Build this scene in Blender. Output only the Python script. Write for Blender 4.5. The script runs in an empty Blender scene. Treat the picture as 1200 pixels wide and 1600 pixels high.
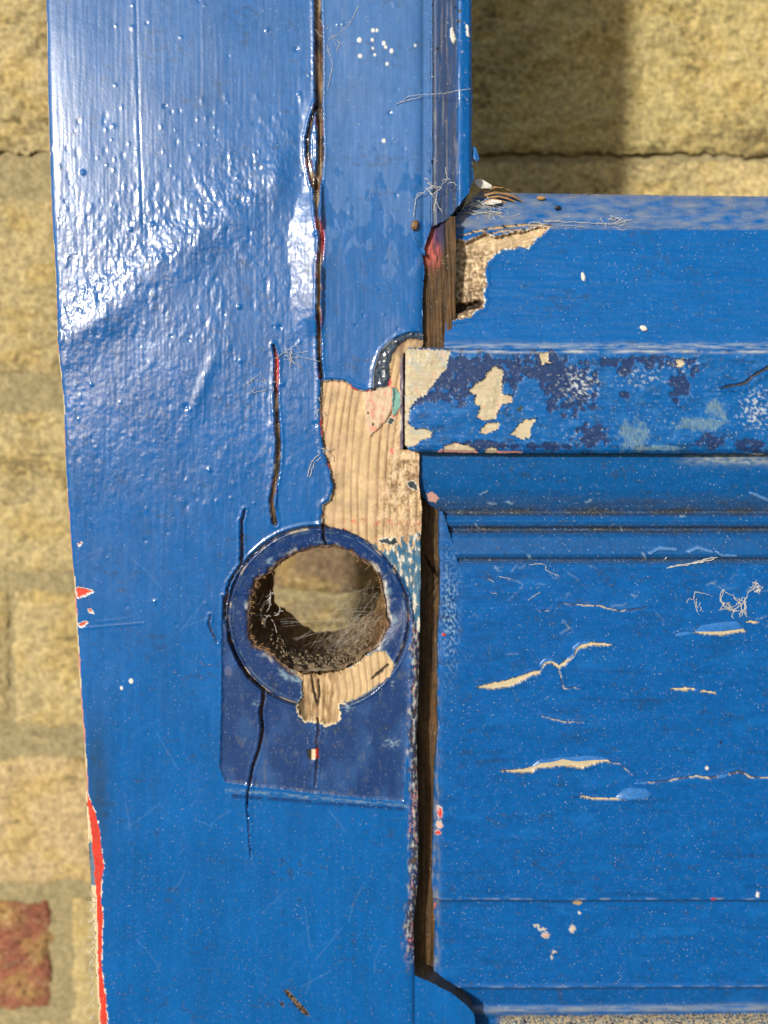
import bpy, math, random
import numpy as np
from mathutils import Vector, Euler

# ------------------------------------------------------------------ camera, light, world
U = 0.0002                      # one tracing unit = 0.2 mm
F = 1155.0                      # focal length in tracing units
DIST = 1155.0                   # distance camera - door face
TH = math.radians(8.6)          # camera looks slightly down
SUN_EL, SUN_AZ = math.radians(14.5), math.radians(31)   # sun: above the horizon, to the left of the door's normal

sc = bpy.context.scene
cam = bpy.data.cameras.new("camera")
cam_o = bpy.data.objects.new("camera", cam)
sc.collection.objects.link(cam_o)
cam_o.location = (0, -DIST*U, 0)
cam_o.rotation_euler = (math.radians(90) - TH, 0, 0)
cam.sensor_fit = 'VERTICAL'; cam.sensor_height = 36; cam.sensor_width = 27
cam.lens = 36*F/1600
cam.clip_start = 0.005; cam.clip_end = 300
cam.dof.use_dof = True; cam.dof.focus_distance = DIST*U*1.0; cam.dof.aperture_fstop = 8.5
sc.camera = cam_o

sun_dir = Vector((-math.sin(SUN_AZ)*math.cos(SUN_EL), -math.cos(SUN_AZ)*math.cos(SUN_EL), math.sin(SUN_EL)))
sl = bpy.data.lights.new("sun", 'SUN'); sl.energy = 4.0; sl.angle = math.radians(3.0); sl.color = (1, .95, .86)
so = bpy.data.objects.new("sun", sl); sc.collection.objects.link(so)
so.rotation_euler = sun_dir.to_track_quat('Z', 'Y').to_euler()
so.location = (-1, -2, 1.5)

w = bpy.data.worlds.new("World"); sc.world = w; w.use_nodes = True
wn = w.node_tree
sky = wn.nodes.new('ShaderNodeTexSky'); sky.sky_type = 'NISHITA'; sky.sun_disc = False
sky.sun_elevation = SUN_EL
sky.sun_rotation = math.atan2(sun_dir.x, sun_dir.y)
sky.dust_density = 1.5; sky.air_density = 1.0
wn.links.new(sky.outputs[0], wn.nodes['Background'].inputs[0])
wn.nodes['Background'].inputs[1].default_value = 0.12
sc.view_settings.view_transform = 'Standard'; sc.view_settings.look = 'None'
sc.view_settings.exposure = 0.05; sc.view_settings.gamma = 1

# ------------------------------------------------------------------ tools
rng = np.random.RandomState(7)
random.seed(7)
COLL = sc.collection

def cast(px, py, h):
    """photo position on the plane standing h units in front of the door face -> (x, z) in units"""
    cx = (px-600.)/F; cy = (800.-py)/F
    t = (DIST-h)/(math.cos(TH)+cy*math.sin(TH))
    return cx*t, (-math.sin(TH)+cy*math.cos(TH))*t

def perlin(x, y, seed=0):
    x = np.asarray(x, float); y = np.asarray(y, float)
    xi = np.floor(x).astype(np.int64); yi = np.floor(y).astype(np.int64)
    xf = x-xi; yf = y-yi
    def g(ix, iy, dx, dy):
        n = (ix*374761393 + iy*668265263 + seed*974634777) & 0xffffffff
        n = ((n ^ (n >> 13))*1274126177) & 0xffffffff
        n = n ^ (n >> 16)
        a = (n & 0xffff)*(2*math.pi/65536.)
        return np.cos(a)*dx + np.sin(a)*dy
    u = xf*xf*xf*(xf*(xf*6-15)+10); v = yf*yf*yf*(yf*(yf*6-15)+10)
    n00 = g(xi, yi, xf, yf); n10 = g(xi+1, yi, xf-1, yf)
    n01 = g(xi, yi+1, xf, yf-1); n11 = g(xi+1, yi+1, xf-1, yf-1)
    return 1.4*((n00*(1-u)+n10*u)*(1-v)+(n01*(1-u)+n11*u)*v)

def fbm(x, y, sx, sy=None, octv=3, seed=0):
    sy = sy or sx
    o = 0; a = 1; t = 0
    for k in range(octv):
        o = o + a*perlin(x/sx*2**k+13.7*k, y/sy*2**k+5.1*k, seed+k); t += a; a *= .5
    return o/t

def sstep(a, b, x):
    t = np.clip((x-a)/(b-a), 0, 1); return t*t*(3-2*t)

def psdf(X, Y, poly, rag=0, rs=7, seed=1):
    """signed distance (positive inside) to a polygon, with a ragged edge"""
    p = np.array(poly, float)
    m = 40
    out = np.full(X.shape, -1e3)
    sel = (X > p[:, 0].min()-m) & (X < p[:, 0].max()+m) & (Y > p[:, 1].min()-m) & (Y < p[:, 1].max()+m)
    x = X[sel]; y = Y[sel]
    if x.size == 0: return out
    if rag:
        n1 = fbm(x, y, rs, rs, 3, seed); n2 = fbm(x, y, rs, rs, 3, seed+50)
        x = x+n1*rag*2; y = y+n2*rag*2
    d = np.full(x.shape, 1e9); ins = np.zeros(x.shape, bool)
    for i in range(len(p)):
        a = p[i]; b = p[(i+1) % len(p)]
        e = b-a; L = e@e+1e-9
        t = np.clip(((x-a[0])*e[0]+(y-a[1])*e[1])/L, 0, 1)
        d = np.minimum(d, (x-a[0]-t*e[0])**2+(y-a[1]-t*e[1])**2)
        c = ((a[1] > y) != (b[1] > y))
        if abs(e[1]) > 1e-9:
            ins ^= c & (x < a[0]+(y-a[1])*e[0]/e[1])
    d = np.sqrt(d)
    out[sel] = np.where(ins, d, -d)
    return out

def ldist(X, Y, pts, rag=0, rs=5, seed=3):
    """distance to a polyline whose points are (x, y, half width): returns d/halfwidth, d - halfwidth, side"""
    p = np.array(pts, float)
    m = 30
    rel = np.full(X.shape, 1e3); dd = np.full(X.shape, 1e3); side = np.zeros(X.shape)
    sel = (X > p[:, 0].min()-m) & (X < p[:, 0].max()+m) & (Y > p[:, 1].min()-m) & (Y < p[:, 1].max()+m)
    x = X[sel]; y = Y[sel]
    if x.size == 0: return rel, dd, side
    if rag:
        n1 = fbm(x, y, rs, rs, 3, seed); n2 = fbm(x, y, rs, rs, 3, seed+50)
        x = x+n1*rag*2; y = y+n2*rag*2
    best = np.full(x.shape, 1e3); bw = np.ones(x.shape); bs = np.zeros(x.shape)
    for i in range(len(p)-1):
        a = p[i]; b = p[i+1]; ex, ey = b[0]-a[0], b[1]-a[1]; L = ex*ex+ey*ey+1e-9
        t = np.clip(((x-a[0])*ex+(y-a[1])*ey)/L, 0, 1)
        qx = x-a[0]-t*ex; qy = y-a[1]-t*ey
        d = np.sqrt(qx*qx+qy*qy); w_ = a[2]+(b[2]-a[2])*t
        k = (d-w_) < (best-bw)
        best = np.where(k, d, best); bw = np.where(k, w_, bw)
        bs = np.where(k, np.sign(qx*ey-qy*ex), bs)
    rel[sel] = best/np.maximum(bw, .01); dd[sel] = best-bw; side[sel] = bs
    return rel, dd, side

def C(*c): return np.array(c, float)
def srgb(r, g, b):
    v = np.array([r, g, b])/255.; return np.where(v < .04045, v/12.92, ((v+.055)/1.055)**2.4)
def mixc(col, c, m):
    m = np.clip(m, 0, 1)[..., None]
    return col*(1-m)+np.asarray(c)*m

BLUE = C(.001, .092, .325)
BLUE2 = C(.002, .078, .27)
NAVY = C(.003, .028, .125)
CREAM = C(.60, .50, .33)
WOODL = C(.53, .385, .22); WOODD = C(.20, .105, .055)
BROWN = C(.15, .088, .040); DARK = C(.020, .014, .010)
RED = C(.62, .05, .03); PINK = C(.52, .16, .13); WHITE = C(.70, .68, .62)
TEAL = C(.16, .33, .29); GREY = C(.30, .30, .28); PALEB = C(.25, .38, .48)

# ------------------------------------------------------------------ materials
def surface_material(name, bump_scale=1500, bump=.00006, dust=.5, coat=.0, spec=.5, mottling=.12, dust_col=(.55, .55, .5, 1), bump2=0.0):
    m = bpy.data.materials.new(name); m.use_nodes = True
    nt = m.node_tree; N = nt.nodes; L = nt.links
    b = N['Principled BSDF']
    tc = N.new('ShaderNodeTexCoord')
    a = N.new('ShaderNodeAttribute'); a.attribute_name = 'tint'
    r = N.new('ShaderNodeAttribute'); r.attribute_name = 'gloss'
    n1 = N.new('ShaderNodeTexNoise'); n1.inputs['Scale'].default_value = 420; n1.inputs['Detail'].default_value = 6
    L.new(tc.outputs['Object'], n1.inputs['Vector'])
    mr = N.new('ShaderNodeMapRange'); mr.inputs['From Min'].default_value = .3; mr.inputs['From Max'].default_value = .7
    mr.inputs['To Min'].default_value = 1-mottling; mr.inputs['To Max'].default_value = 1+mottling
    L.new(n1.outputs[0], mr.inputs['Value'])
    mul = N.new('ShaderNodeVectorMath'); mul.operation = 'SCALE'
    L.new(a.outputs['Color'], mul.inputs[0]); L.new(mr.outputs[0], mul.inputs['Scale'])
    # dust grains
    vo = N.new('ShaderNodeTexVoronoi'); vo.inputs['Scale'].default_value = 1500; vo.inputs['Randomness'].default_value = 1
    L.new(tc.outputs['Object'], vo.inputs['Vector'])
    sep = N.new('ShaderNodeSeparateColor'); L.new(vo.outputs['Color'], sep.inputs[0])
    # radius of the grain depends on the cell's random value
    rad = N.new('ShaderNodeMapRange'); rad.inputs['From Min'].default_value = .86; rad.inputs['From Max'].default_value = 1.0
    rad.inputs['To Min'].default_value = .0; rad.inputs['To Max'].default_value = .34; L.new(sep.outputs[0], rad.inputs['Value'])
    lt = N.new('ShaderNodeMath'); lt.operation = 'LESS_THAN'; L.new(vo.outputs['Distance'], lt.inputs[0]); L.new(rad.outputs[0], lt.inputs[1])
    nb = N.new('ShaderNodeTexNoise'); nb.inputs['Scale'].default_value = 60; nb.inputs['Detail'].default_value = 3; L.new(tc.outputs['Object'], nb.inputs['Vector'])
    mb = N.new('ShaderNodeMapRange'); mb.inputs['From Min'].default_value = .35; mb.inputs['From Max'].default_value = .7; mb.inputs['To Min'].default_value = dust*.15; mb.inputs['To Max'].default_value = dust*1.5
    L.new(nb.outputs[0], mb.inputs['Value'])
    dm = N.new('ShaderNodeMath'); dm.operation = 'MULTIPLY'; L.new(lt.outputs[0], dm.inputs[0]); L.new(mb.outputs[0], dm.inputs[1])
    mx = N.new('ShaderNodeMix'); mx.data_type = 'RGBA'; L.new(dm.outputs[0], mx.inputs['Factor'])
    L.new(mul.outputs[0], mx.inputs['A']); mx.inputs['B'].default_value = dust_col
    # film of fine dust
    n3 = N.new('ShaderNodeTexNoise'); n3.inputs['Scale'].default_value = 2600; n3.inputs['Detail'].default_value = 3
    L.new(tc.outputs['Object'], n3.inputs['Vector'])
    m3 = N.new('ShaderNodeMapRange'); m3.inputs['From Min'].default_value = .55; m3.inputs['From Max'].default_value = .8
    m3.inputs['To Max'].default_value = .035*dust; L.new(n3.outputs[0], m3.inputs['Value'])
    mx2 = N.new('ShaderNodeMix'); mx2.data_type = 'RGBA'; L.new(m3.outputs[0], mx2.inputs['Factor'])
    L.new(mx.outputs['Result'], mx2.inputs['A']); mx2.inputs['B'].default_value = dust_col
    L.new(mx2.outputs['Result'], b.inputs['Base Color'])
    rr = N.new('ShaderNodeMath'); rr.operation = 'MULTIPLY_ADD'; L.new(n1.outputs[0], rr.inputs[0]); rr.inputs[1].default_value = .12
    L.new(r.outputs['Fac'], rr.inputs[2])
    L.new(rr.outputs[0], b.inputs['Roughness'])
    b.inputs['Specular IOR Level'].default_value = spec
    if coat:
        b.inputs['Coat Weight'].default_value = coat; b.inputs['Coat Roughness'].default_value = .10
    n2 = N.new('ShaderNodeTexNoise'); n2.inputs['Scale'].default_value = bump_scale; n2.inputs['Detail'].default_value = 4
    L.new(tc.outputs['Object'], n2.inputs['Vector'])
    bp = N.new('ShaderNodeBump'); bp.inputs['Distance'].default_value = bump; bp.inputs['Strength'].default_value = 1
    L.new(n2.outputs[0], bp.inputs['Height'])
    L.new(bp.outputs[0], b.inputs['Normal'])
    if coat: L.new(bp.outputs[0], b.inputs['Coat Normal'])
    return m

M_PAINT = surface_material('blue_gloss_paint', 1300, .000022, .30, coat=.42, spec=.35, mottling=.06)
M_DULL = surface_material('weathered_blue_paint', 1500, .00003, .36, coat=.10, spec=.28, mottling=.10)
M_WOOD = surface_material('bare_softwood', 2200, .00009, .18, spec=.25, mottling=.16, dust_col=(.75, .66, .5, 1))
M_OLDWOOD = surface_material('dark_weathered_wood', 2200, .00012, .25, spec=.25, mottling=.3)
M_STONE = surface_material('yellow_sandstone', 700, .0009, .35, spec=.2, mottling=.34, dust_col=(.55, .42, .2, 1))
M_MORTAR = surface_material('lime_mortar', 900, .0007, .3, spec=.15, mottling=.3)
M_CLAY = surface_material('red_brick', 700, .0009, .3, spec=.15, mottling=.3, dust_col=(.5, .3, .22, 1))

def plain(name, col, rough=.7, alpha=1, trans=0):
    m = bpy.data.materials.new(name); m.use_nodes = True
    nt = m.node_tree; b = nt.nodes['Principled BSDF']
    n = nt.nodes.new('ShaderNodeTexNoise'); n.inputs['Scale'].default_value = 900; n.inputs['Detail'].default_value = 5
    cr = nt.nodes.new('ShaderNodeValToRGB')
    cr.color_ramp.elements[0].position = .3; cr.color_ramp.elements[1].position = .7
    cr.color_ramp.elements[0].color = [c*.6 for c in col[:3]]+[1]; cr.color_ramp.elements[1].color = list(col[:3])+[1]
    t = nt.nodes.new('ShaderNodeTexCoord'); nt.links.new(t.outputs['Object'], n.inputs['Vector'])
    nt.links.new(n.outputs[0], cr.inputs[0]); nt.links.new(cr.outputs[0], b.inputs['Base Color'])
    b.inputs['Roughness'].default_value = rough; b.inputs['Alpha'].default_value = alpha
    return m
M_WEB = plain('spider_silk', (.75, .74, .70), .5, .6)
M_HUSK = plain('brown_husk', (.20, .11, .05), .6)
M_FLAKEW = plain('white_primer', (.75, .72, .65), .6)
M_FLAKEB = plain('loose_blue_paint', (.03, .17, .50), .3)  # lighter than the coat: the sunlit look of lifted flakes as colour
M_SPLINT = plain('torn_wood_fibre', (.42, .24, .10), .8)
M_GRIT = plain('dark_grit', (.02, .02, .025), .4)

# ------------------------------------------------------------------ objects
def empty(name, loc=(0, 0, 0)):
    o = bpy.data.objects.new(name, None); o.empty_display_size = .02; o.location = loc
    COLL.objects.link(o); return o

def link_mesh(name, me, mat, parent=None):
    o = bpy.data.objects.new(name, me); COLL.objects.link(o)
    me.materials.append(mat)
    if parent:
        o.parent = parent
        if parent.location.length > 0: o.location = -parent.location
    return o

def mesh_from(name, V, Q, tint, gloss, smooth=True):
    me = bpy.data.meshes.new(name)
    nv = len(V); nq = len(Q)
    me.vertices.add(nv); me.vertices.foreach_set('co', np.ascontiguousarray(V, dtype=np.float32).ravel())
    me.loops.add(nq*4); me.loops.foreach_set('vertex_index', np.ascontiguousarray(Q, dtype=np.int32).ravel())
    me.polygons.add(nq)
    me.polygons.foreach_set('loop_start', np.arange(0, nq*4, 4, dtype=np.int32))
    me.update(calc_edges=True)
    me.polygons.foreach_set('use_smooth', np.full(nq, smooth))
    c = me.attributes.new('tint', 'FLOAT_COLOR', 'POINT')
    t4 = np.ones((nv, 4), np.float32); t4[:, :3] = np.clip(tint, 0, 1); c.data.foreach_set('color', t4.ravel())
    g = me.attributes.new('gloss', 'FLOAT', 'POINT'); g.data.foreach_set('value', np.asarray(gloss, np.float32).ravel())
    me.validate()
    return me

def relief(parts, box, step, field, parent, outline=None, back=-60, skirt_col=BROWN, base=None, skirt_rough=.7, ext=(0, 0, 0, 0)):
    """parts: list of (name, material, label or None, class id); field(X, Y) -> dict(base, h, col, rough, cls)"""
    x0, x1, y0, y1 = box
    nx = int((x1-x0)/step)+1; ny = int((y1-y0)/step)+1
    gx_ = np.linspace(x0, x1, nx); gy_ = np.linspace(y0, y1, ny)
    k = 24
    # beyond the frame the sheet goes on in a coarse grid
    if ext[0]: gx_ = np.concatenate([np.linspace(x0-ext[0], x0, k)[:-1], gx_])
    if ext[1]: gx_ = np.concatenate([gx_, np.linspace(x1, x1+ext[1], k)[1:]])
    if ext[2]: gy_ = np.concatenate([np.linspace(y0-ext[2], y0, k)[:-1], gy_])
    if ext[3]: gy_ = np.concatenate([gy_, np.linspace(y1, y1+ext[3], k)[1:]])
    nx = len(gx_); ny = len(gy_)
    X, Y = np.meshgrid(gx_, gy_)
    if outline is not None:
        s = outline(X, Y)
        gy, gx = np.gradient(s, gy_, gx_)
        gl = np.sqrt(gx*gx+gy*gy)+1e-6
        keep = s > -.62*step
        near = (np.abs(s) < .62*step) & (X > x0-1) & (X < x1+1) & (Y > y0-1) & (Y < y1+1)
        X = np.where(near, X-s*gx/gl**2, X); Y = np.where(near, Y-s*gy/gl**2, Y)
    else:
        keep = np.ones(X.shape, bool)
    f = field(X, Y)
    B = np.broadcast_to(f['base'], X.shape) if 'base' in f else np.zeros(X.shape)
    u, v = cast(X, Y, B)
    P = np.stack([u*U, -(B+f['h'])*U, v*U], -1).reshape(-1, 3)
    col = f['col'].reshape(-1, 3); rough = np.broadcast_to(f['rough'], X.shape).ravel()
    cls = f.get('cls'); cls = np.zeros(X.shape, int) if cls is None else cls
    idx = np.arange(nx*ny).reshape(ny, nx)
    q = np.stack([idx[:-1, :-1], idx[1:, :-1], idx[1:, 1:], idx[:-1, 1:]], -1)
    fk = keep[:-1, :-1] & keep[1:, :-1] & keep[1:, 1:] & keep[:-1, 1:]
    fc = cls[:-1, :-1]
    q = q[fk]; fc = fc[fk]
    # rim of the whole sheet
    E = np.concatenate([q[:, [0, 1]], q[:, [1, 2]], q[:, [2, 3]], q[:, [3, 0]]])
    ec = np.concatenate([fc]*4)
    key = np.minimum(E[:, 0], E[:, 1])*(nx*ny)+np.maximum(E[:, 0], E[:, 1])
    uq, inv, cnt = np.unique(key, return_inverse=True, return_counts=True)
    rim = cnt[inv] == 1
    RE = E[rim]; RC = ec[rim]
    made = []
    for (name, mat, label, c) in parts:
        sel = fc == c; Q = q[sel]
        if len(Q) == 0: made.append(None); continue
        used = np.unique(Q); remap = -np.ones(nx*ny, np.int64); remap[used] = np.arange(len(used))
        V = P[used]; Qn = remap[Q]; T = col[used]; R = rough[used]
        re = RE[RC == c]
        if back is not None and len(re):
            a = P[re[:, 0]]; b2 = P[re[:, 1]]
            a2 = a.copy(); b3 = b2.copy(); a2[:, 1] = -back*U; b3[:, 1] = -back*U
            n0 = len(V); k = len(re)
            # a merged rim: shared vertices along the skirt
            ru = np.unique(re); rm = -np.ones(nx*ny, np.int64); rm[ru] = np.arange(len(ru))
            front = P[ru]; bk = front.copy(); bk[:, 1] = -back*U
            V = np.concatenate([V, front, bk])
            n1 = n0+len(ru)
            i0 = rm[re[:, 0]]; i1 = rm[re[:, 1]]
            S = np.stack([n0+i1, n0+i0, n1+i0, n1+i1], -1)
            Qn = np.concatenate([Qn, S])
            T = np.concatenate([T, np.broadcast_to(skirt_col, (2*len(ru), 3))]); R = np.concatenate([R, np.full(2*len(ru), skirt_rough)])
        me = mesh_from(name, V, Qn, T, R)
        o = link_mesh(name, me, mat, parent)
        if label: o['label'] = label
        made.append(o)
    return made

def spots(X, Y, n, box, rmin, rmax, seed, sx=1., sy=1.):
    """sum of n round bumps: returns height field in 0..1 units"""
    r_ = np.random.RandomState(seed)
    out = np.zeros(X.shape)
    ux = X[len(X)//2]; uy = Y[:, X.shape[1]//2]
    if np.any(np.diff(ux) < 0): ux = np.maximum.accumulate(ux)
    if np.any(np.diff(uy) < 0): uy = np.maximum.accumulate(uy)
    for _ in range(n):
        x = r_.uniform(box[0], box[1]); y = r_.uniform(box[2], box[3]); r = r_.uniform(rmin, rmax)*r_.uniform(.6, 1); s = r_.choice([1, 1, -1])
        i0, i1 = np.searchsorted(ux, (x-3*r*sx, x+3*r*sx)); j0, j1 = np.searchsorted(uy, (y-3*r*sy, y+3*r*sy))
        if i1 <= i0 or j1 <= j0: continue
        xx = X[j0:j1, i0:i1]-x; yy = Y[j0:j1, i0:i1]-y
        out[j0:j1, i0:i1] += s*np.exp(-(xx*xx/(sx*sx)+yy*yy/(sy*sy))/(r*r))
    return out

def grime(col, X, Y, seed, k=1.):
    n = fbm(X, Y, 70, 55, 3, seed); f = fbm(X, Y, 3.2, 3.2, 3, seed+1); g = fbm(X, Y, 14, 9, 3, seed+2)
    col = mixc(col, C(.020, .030, .045), np.clip((g*.9+n*.7+f*.35-.28)*1.3, 0, .45)*k)
    col = mixc(col, C(.22, .25, .27), np.clip((f-.30+.3*g)*1.5, 0, .35)*k*.8)
    col = mixc(col, C(.015, .02, .03), np.clip((-f-.42)*4, 0, .7)*k)
    return col

def layered_edge(col, rough, s, cols, widths, seed, X, Y):
    """bands of older paint just outside a chip (s<0 outside the chip)"""
    o = 0
    for c, w_ in zip(cols, widths):
        n = fbm(X, Y, 9, 9, 2, seed)*w_*1.2
        m = (s < -o+0) & (s > -(o+w_)+n)
        col[m] = c; rough[m] = .5
        o += w_
    return col, rough

door = empty('door')
door['label'] = 'old blue gloss painted panelled wooden door with peeling paint and an empty round lock hole'
door['category'] = 'door'; door['kind'] = 'thing'

# ------------------------------------------------------------------ stile
EDGE = [(50, -1500), (68, -60), (68, 0), (70, 60), (71, 150), (74, 250), (77, 330), (82, 420), (85, 500), (89, 560), (95, 620), (98, 700), (102, 780), (107, 850),
        (113, 920), (117, 1000), (121, 1075), (127, 1150), (131, 1210), (136, 1300), (142, 1400), (148, 1500), (153, 1600), (157, 1660), (190, 2500)]
STILE = EDGE + [(777, 2500), (751, 1660), (741, 1588), (724, 1570), (706, 1556), (684, 1544), (665, 1535), (648, 1528), (646, 1444), (653, 1381), (654, 1287), (652, 1194), (651, 1150), (653, 1100), (655, 1050), (656, 975),
                (657, 925), (657, 850), (660, 796), (655, 760), (654, 560), (661, 538), (660, 470), (664, 420), (660, 398), (664, 385), (668, 372), (676, 348), (676, 300), (676, -60), (676, -1500)]
HOLE = [(402, 909), (421, 897), (440, 880), (464, 866), (496, 858), (524, 857), (545, 864), (566, 879), (583, 888), (592, 904), (597, 932), (602, 960),
        (604, 978), (597, 992), (587, 1009), (566, 1030), (548, 1044), (527, 1052), (500, 1056), (475, 1056), (454, 1048), (433, 1030), (415, 1014), (401, 1009), (392, 995), (392, 960), (394, 932)]
RC_ = (497.5, 965.); RR = 142.
WOOD1 = [(503, 596), (520, 595), (540, 597), (554, 609), (573, 613), (590, 608), (606, 604), (609, 588), (608, 570), (613, 552), (624, 538), (639, 528), (662, 530), (668, 560),
         (668, 1000), (650, 985), (645, 960), (640, 930), (630, 905), (614, 885), (590, 868), (574, 851), (560, 838), (540, 828), (515, 824), (504, 819),
         (505, 792), (517, 783), (523, 762), (517, 733), (508, 708), (503, 667), (502, 625)]
WOOD2 = [(546, 1046), (566, 1031), (590, 1018), (601, 1019), (611, 1033), (617, 1040), (608, 1058), (587, 1075), (559, 1093), (527, 1102), (531, 1117), (527, 1128), (510, 1133),
         (496, 1128), (475, 1126), (466, 1114), (466, 1100), (473, 1089), (471, 1065), (457, 1049), (470, 1040), (520, 1040)]
CRACK_A = [(496, -60, 5), (496, 0, 5), (498, 60, 6), (498, 120, 6.2), (498, 165, 5.5), (500, 200, 4.6), (501, 240, 4.6), (498, 280, 5), (495, 300, 4.8), (495, 335, 2), (499, 355, 2.6), (503, 372, 3), (501, 395, 3),
           (499, 420, 3), (498, 500, 3.2), (499, 560, 2.8), (502, 590, 3)]
CRACK_A2 = [(493, 165, 2), (486, 190, 3), (481, 215, 3.4), (481, 245, 3.2), (486, 270, 4), (492, 290, 5)]
CRACK_B = [(427, 540, 1.5), (432, 562, 2.5), (431, 600, 2.8), (431, 625, 3), (433, 658, 3.4), (435, 692, 3.6), (433, 733, 3.6), (427, 767, 3.6), (424, 783, 3.2), (429, 817, 4.4)]
CRACK_C = [(383, 796, .8), (377, 817, 2), (378, 858, 2.2), (377, 883, 1.8), (366, 898, 1.5), (358, 912, 1.7), (352, 942, 1.8), (351, 968, 1)]
CRACK_D = [(357, 990, 1), (358, 1002, 1.2), (370, 1030, 1.8), (387, 1058, 2.2), (412, 1079, 2), (411, 1094, 2), (407, 1114, 2.2), (410, 1142, 2.2), (405, 1170, 2), (394, 1201, 1.8), (387, 1240, 1.2), (386, 1264, .8), (389, 1300, .4), (392, 1340, .3)]
CRACK_E = [(496, 1126, 1.3), (498, 1145, 1.1), (494, 1160, .8), (498, 1175, .8), (495, 1195, 1), (493, 1228, .8)]
CRACK_F = [(504, 819, 1.5), (506, 832, 1.6), (505, 842, 1.5), (510, 852, 1.5)]
CRACK_G = [(329, 962, .8), (326, 975, 1), (333, 990, 1), (340, 1003, .7)]

def stile_field(X, Y):
    shp = X.shape
    h = np.zeros(shp)
    wav = fbm(X, Y, 170, 260, 2, 11)
    # broad unevenness of the board
    h += wav*2.6
    # leathery brush marks, strongest in a belt across the middle of the stile
    belt = sstep(230, 420, Y+.25*(X-200)) * (1-sstep(620, 880, Y)) * (1-sstep(455, 500, X))
    belt = np.clip(belt + .25, 0, 1)
    belt = belt*np.clip(.75+1.1*fbm(X, Y, 60, 45, 3, 23), .15, 1.6)
    amp = np.where(X < 500, .08+.46*belt, .08+.06*sstep(450, 520, Y))*(.30+.70*sstep(150, 330, Y+.35*(X-200)))
    low = sstep(820, 1000, Y); amp = amp*(1-.70*low)
    tb = Y-(515-.76*(X-80))
    h += 3.4*np.exp(-((tb-34)/46.)**2)*(1-sstep(430, 470, X))*(1+.5*fbm(X, Y, 60, 60, 2, 24))
    amp = amp*(1+.9*np.exp(-((tb-5)/70.)**2)*(X < 460))
    h += amp*.95*fbm(X, Y, 9, 15, 3, 21)
    h += amp*.55*fbm(X, Y, 20, 34, 2, 22)*2
    h += (.075+.10*belt)*perlin(X/4.2, Y/70, 31)+.05*perlin(X/2.3, Y/40, 33)
    h += .10*perlin(X/9, Y/160, 32)
    # the light streaky drips on the right strip
    h += np.where(X > 505, .5, 0)*fbm(X, Y, 26, 60, 2, 41)*(1-low)
    h += amp*.42*fbm(X, Y, 4.6, 6.5, 2, 27)
    # bubbles and pits
    h += .7*spots(X, Y, 130, (70, 660, 0, 1650), 1.6, 3.6, 5)
    h += .5*spots(X, Y, 260, (70, 500, 150, 800), 1.5, 5.5, 6, .8, 1.5)
    h += 1.6*spots(X, Y, 26, (90, 650, 0, 1200), 3.0, 4.6, 8)
    # ridge line of a glue joint under the paint
    jx = 211+(Y/350.)*11
    jm = 1-sstep(330, 370, Y)
    jn = .45+.6*fbm(X, Y, 14, 26, 3, 25); jx = jx+1.2*fbm(X, Y, 40, 60, 2, 26)
    h += jm*jn*(.55*np.exp(-((X-jx+4)/3.)**2) - .75*np.exp(-((X-jx-1)/1.5)**2))
    # boards lifted along the open joint
    x0_ = np.interp(Y, [130, 300, 350, 500, 560], [464, 466, 449, 454, 470])+4*fbm(X, Y, 30, 60, 2, 51)
    am = sstep(110, 210, Y)*(1-sstep(480, 540, Y))
    q = np.clip(X-x0_, 0, 60)
    h += am*.225*np.where(X < 503, q*q/(q+5.), 0)*np.interp(Y, [200, 300, 340], [.8, .8, 1])
    h += 1.6*np.exp(-np.clip(X-503, 0, 1e3)/22.)*(X > 500)*(1-sstep(560, 600, Y))
    rb = np.exp(-np.clip(431-X, 0, 1e3)/12.)*(X < 433)*sstep(560, 650, Y)*(1-sstep(770, 830, Y))
    h += 3.6*rb*(1+.3*fbm(X, Y, 8, 16, 2, 52))
    # diagonal swelling
    dd = (X-318)*.92+(Y-600)*.38
    h += 1.4*np.exp(-(dd/9.)**2)*np.exp(-((Y-600)/55.)**2)
    # paint curling up beside the notch
    d = np.hypot(X-632, (Y-512))
    h += 2.0*np.exp(-(d/26.)**2)
    # scratches
    for (a, b_, c_, d_, k) in ((128, 982, 226, 973, .5), (150, 972, 200, 966, .3), (320, 585, 318, 660, .5)):
        r_, q_, _ = ldist(X, Y, [(a, b_, 1), (c_, d_, 1)], .5)
        h += k*np.exp(-np.clip(q_+1, 0, 99)**2/2)
    col = np.empty(shp+(3,)); col[:] = BLUE
    n = fbm(X, Y, 60, 120, 3, 61)
    col *= (1+.16*n+.13*fbm(X, Y, 9, 150, 3, 67)+.10*fbm(X, Y, 90, 60, 3, 68))[..., None]; h += low*(.35*fbm(X, Y, 34, 240, 2, 69)+.12*fbm(X, Y, 12, 16, 3, 70))
    rough = .25+.09*fbm(X, Y, 30, 60, 3, 62)+.04*low
    # sky sheen toward the top, mixed into the paint colour
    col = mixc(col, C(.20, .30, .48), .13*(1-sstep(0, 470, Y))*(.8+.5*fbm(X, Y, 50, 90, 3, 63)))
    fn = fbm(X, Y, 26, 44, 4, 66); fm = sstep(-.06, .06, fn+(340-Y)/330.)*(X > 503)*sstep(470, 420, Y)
    col = mixc(col, C(.16, .27, .50), fm*.20); rough = rough+.06*fm; h += .25*fm  # patchy pale reflection on the right strip, put into the colour
    col = grime(col, X, Y, 65, .85)
    # tiny specks and paint dots
    sp = spots(X, Y, 600, (70, 680, 0, 1650), .5, 1.2, 71)
    col = mixc(col, C(.55, .6, .65), np.clip(sp-.55, 0, 1)*.9)
    col = mixc(col, DARK, np.clip(-sp-.5, 0, 1)*1.5)
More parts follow.
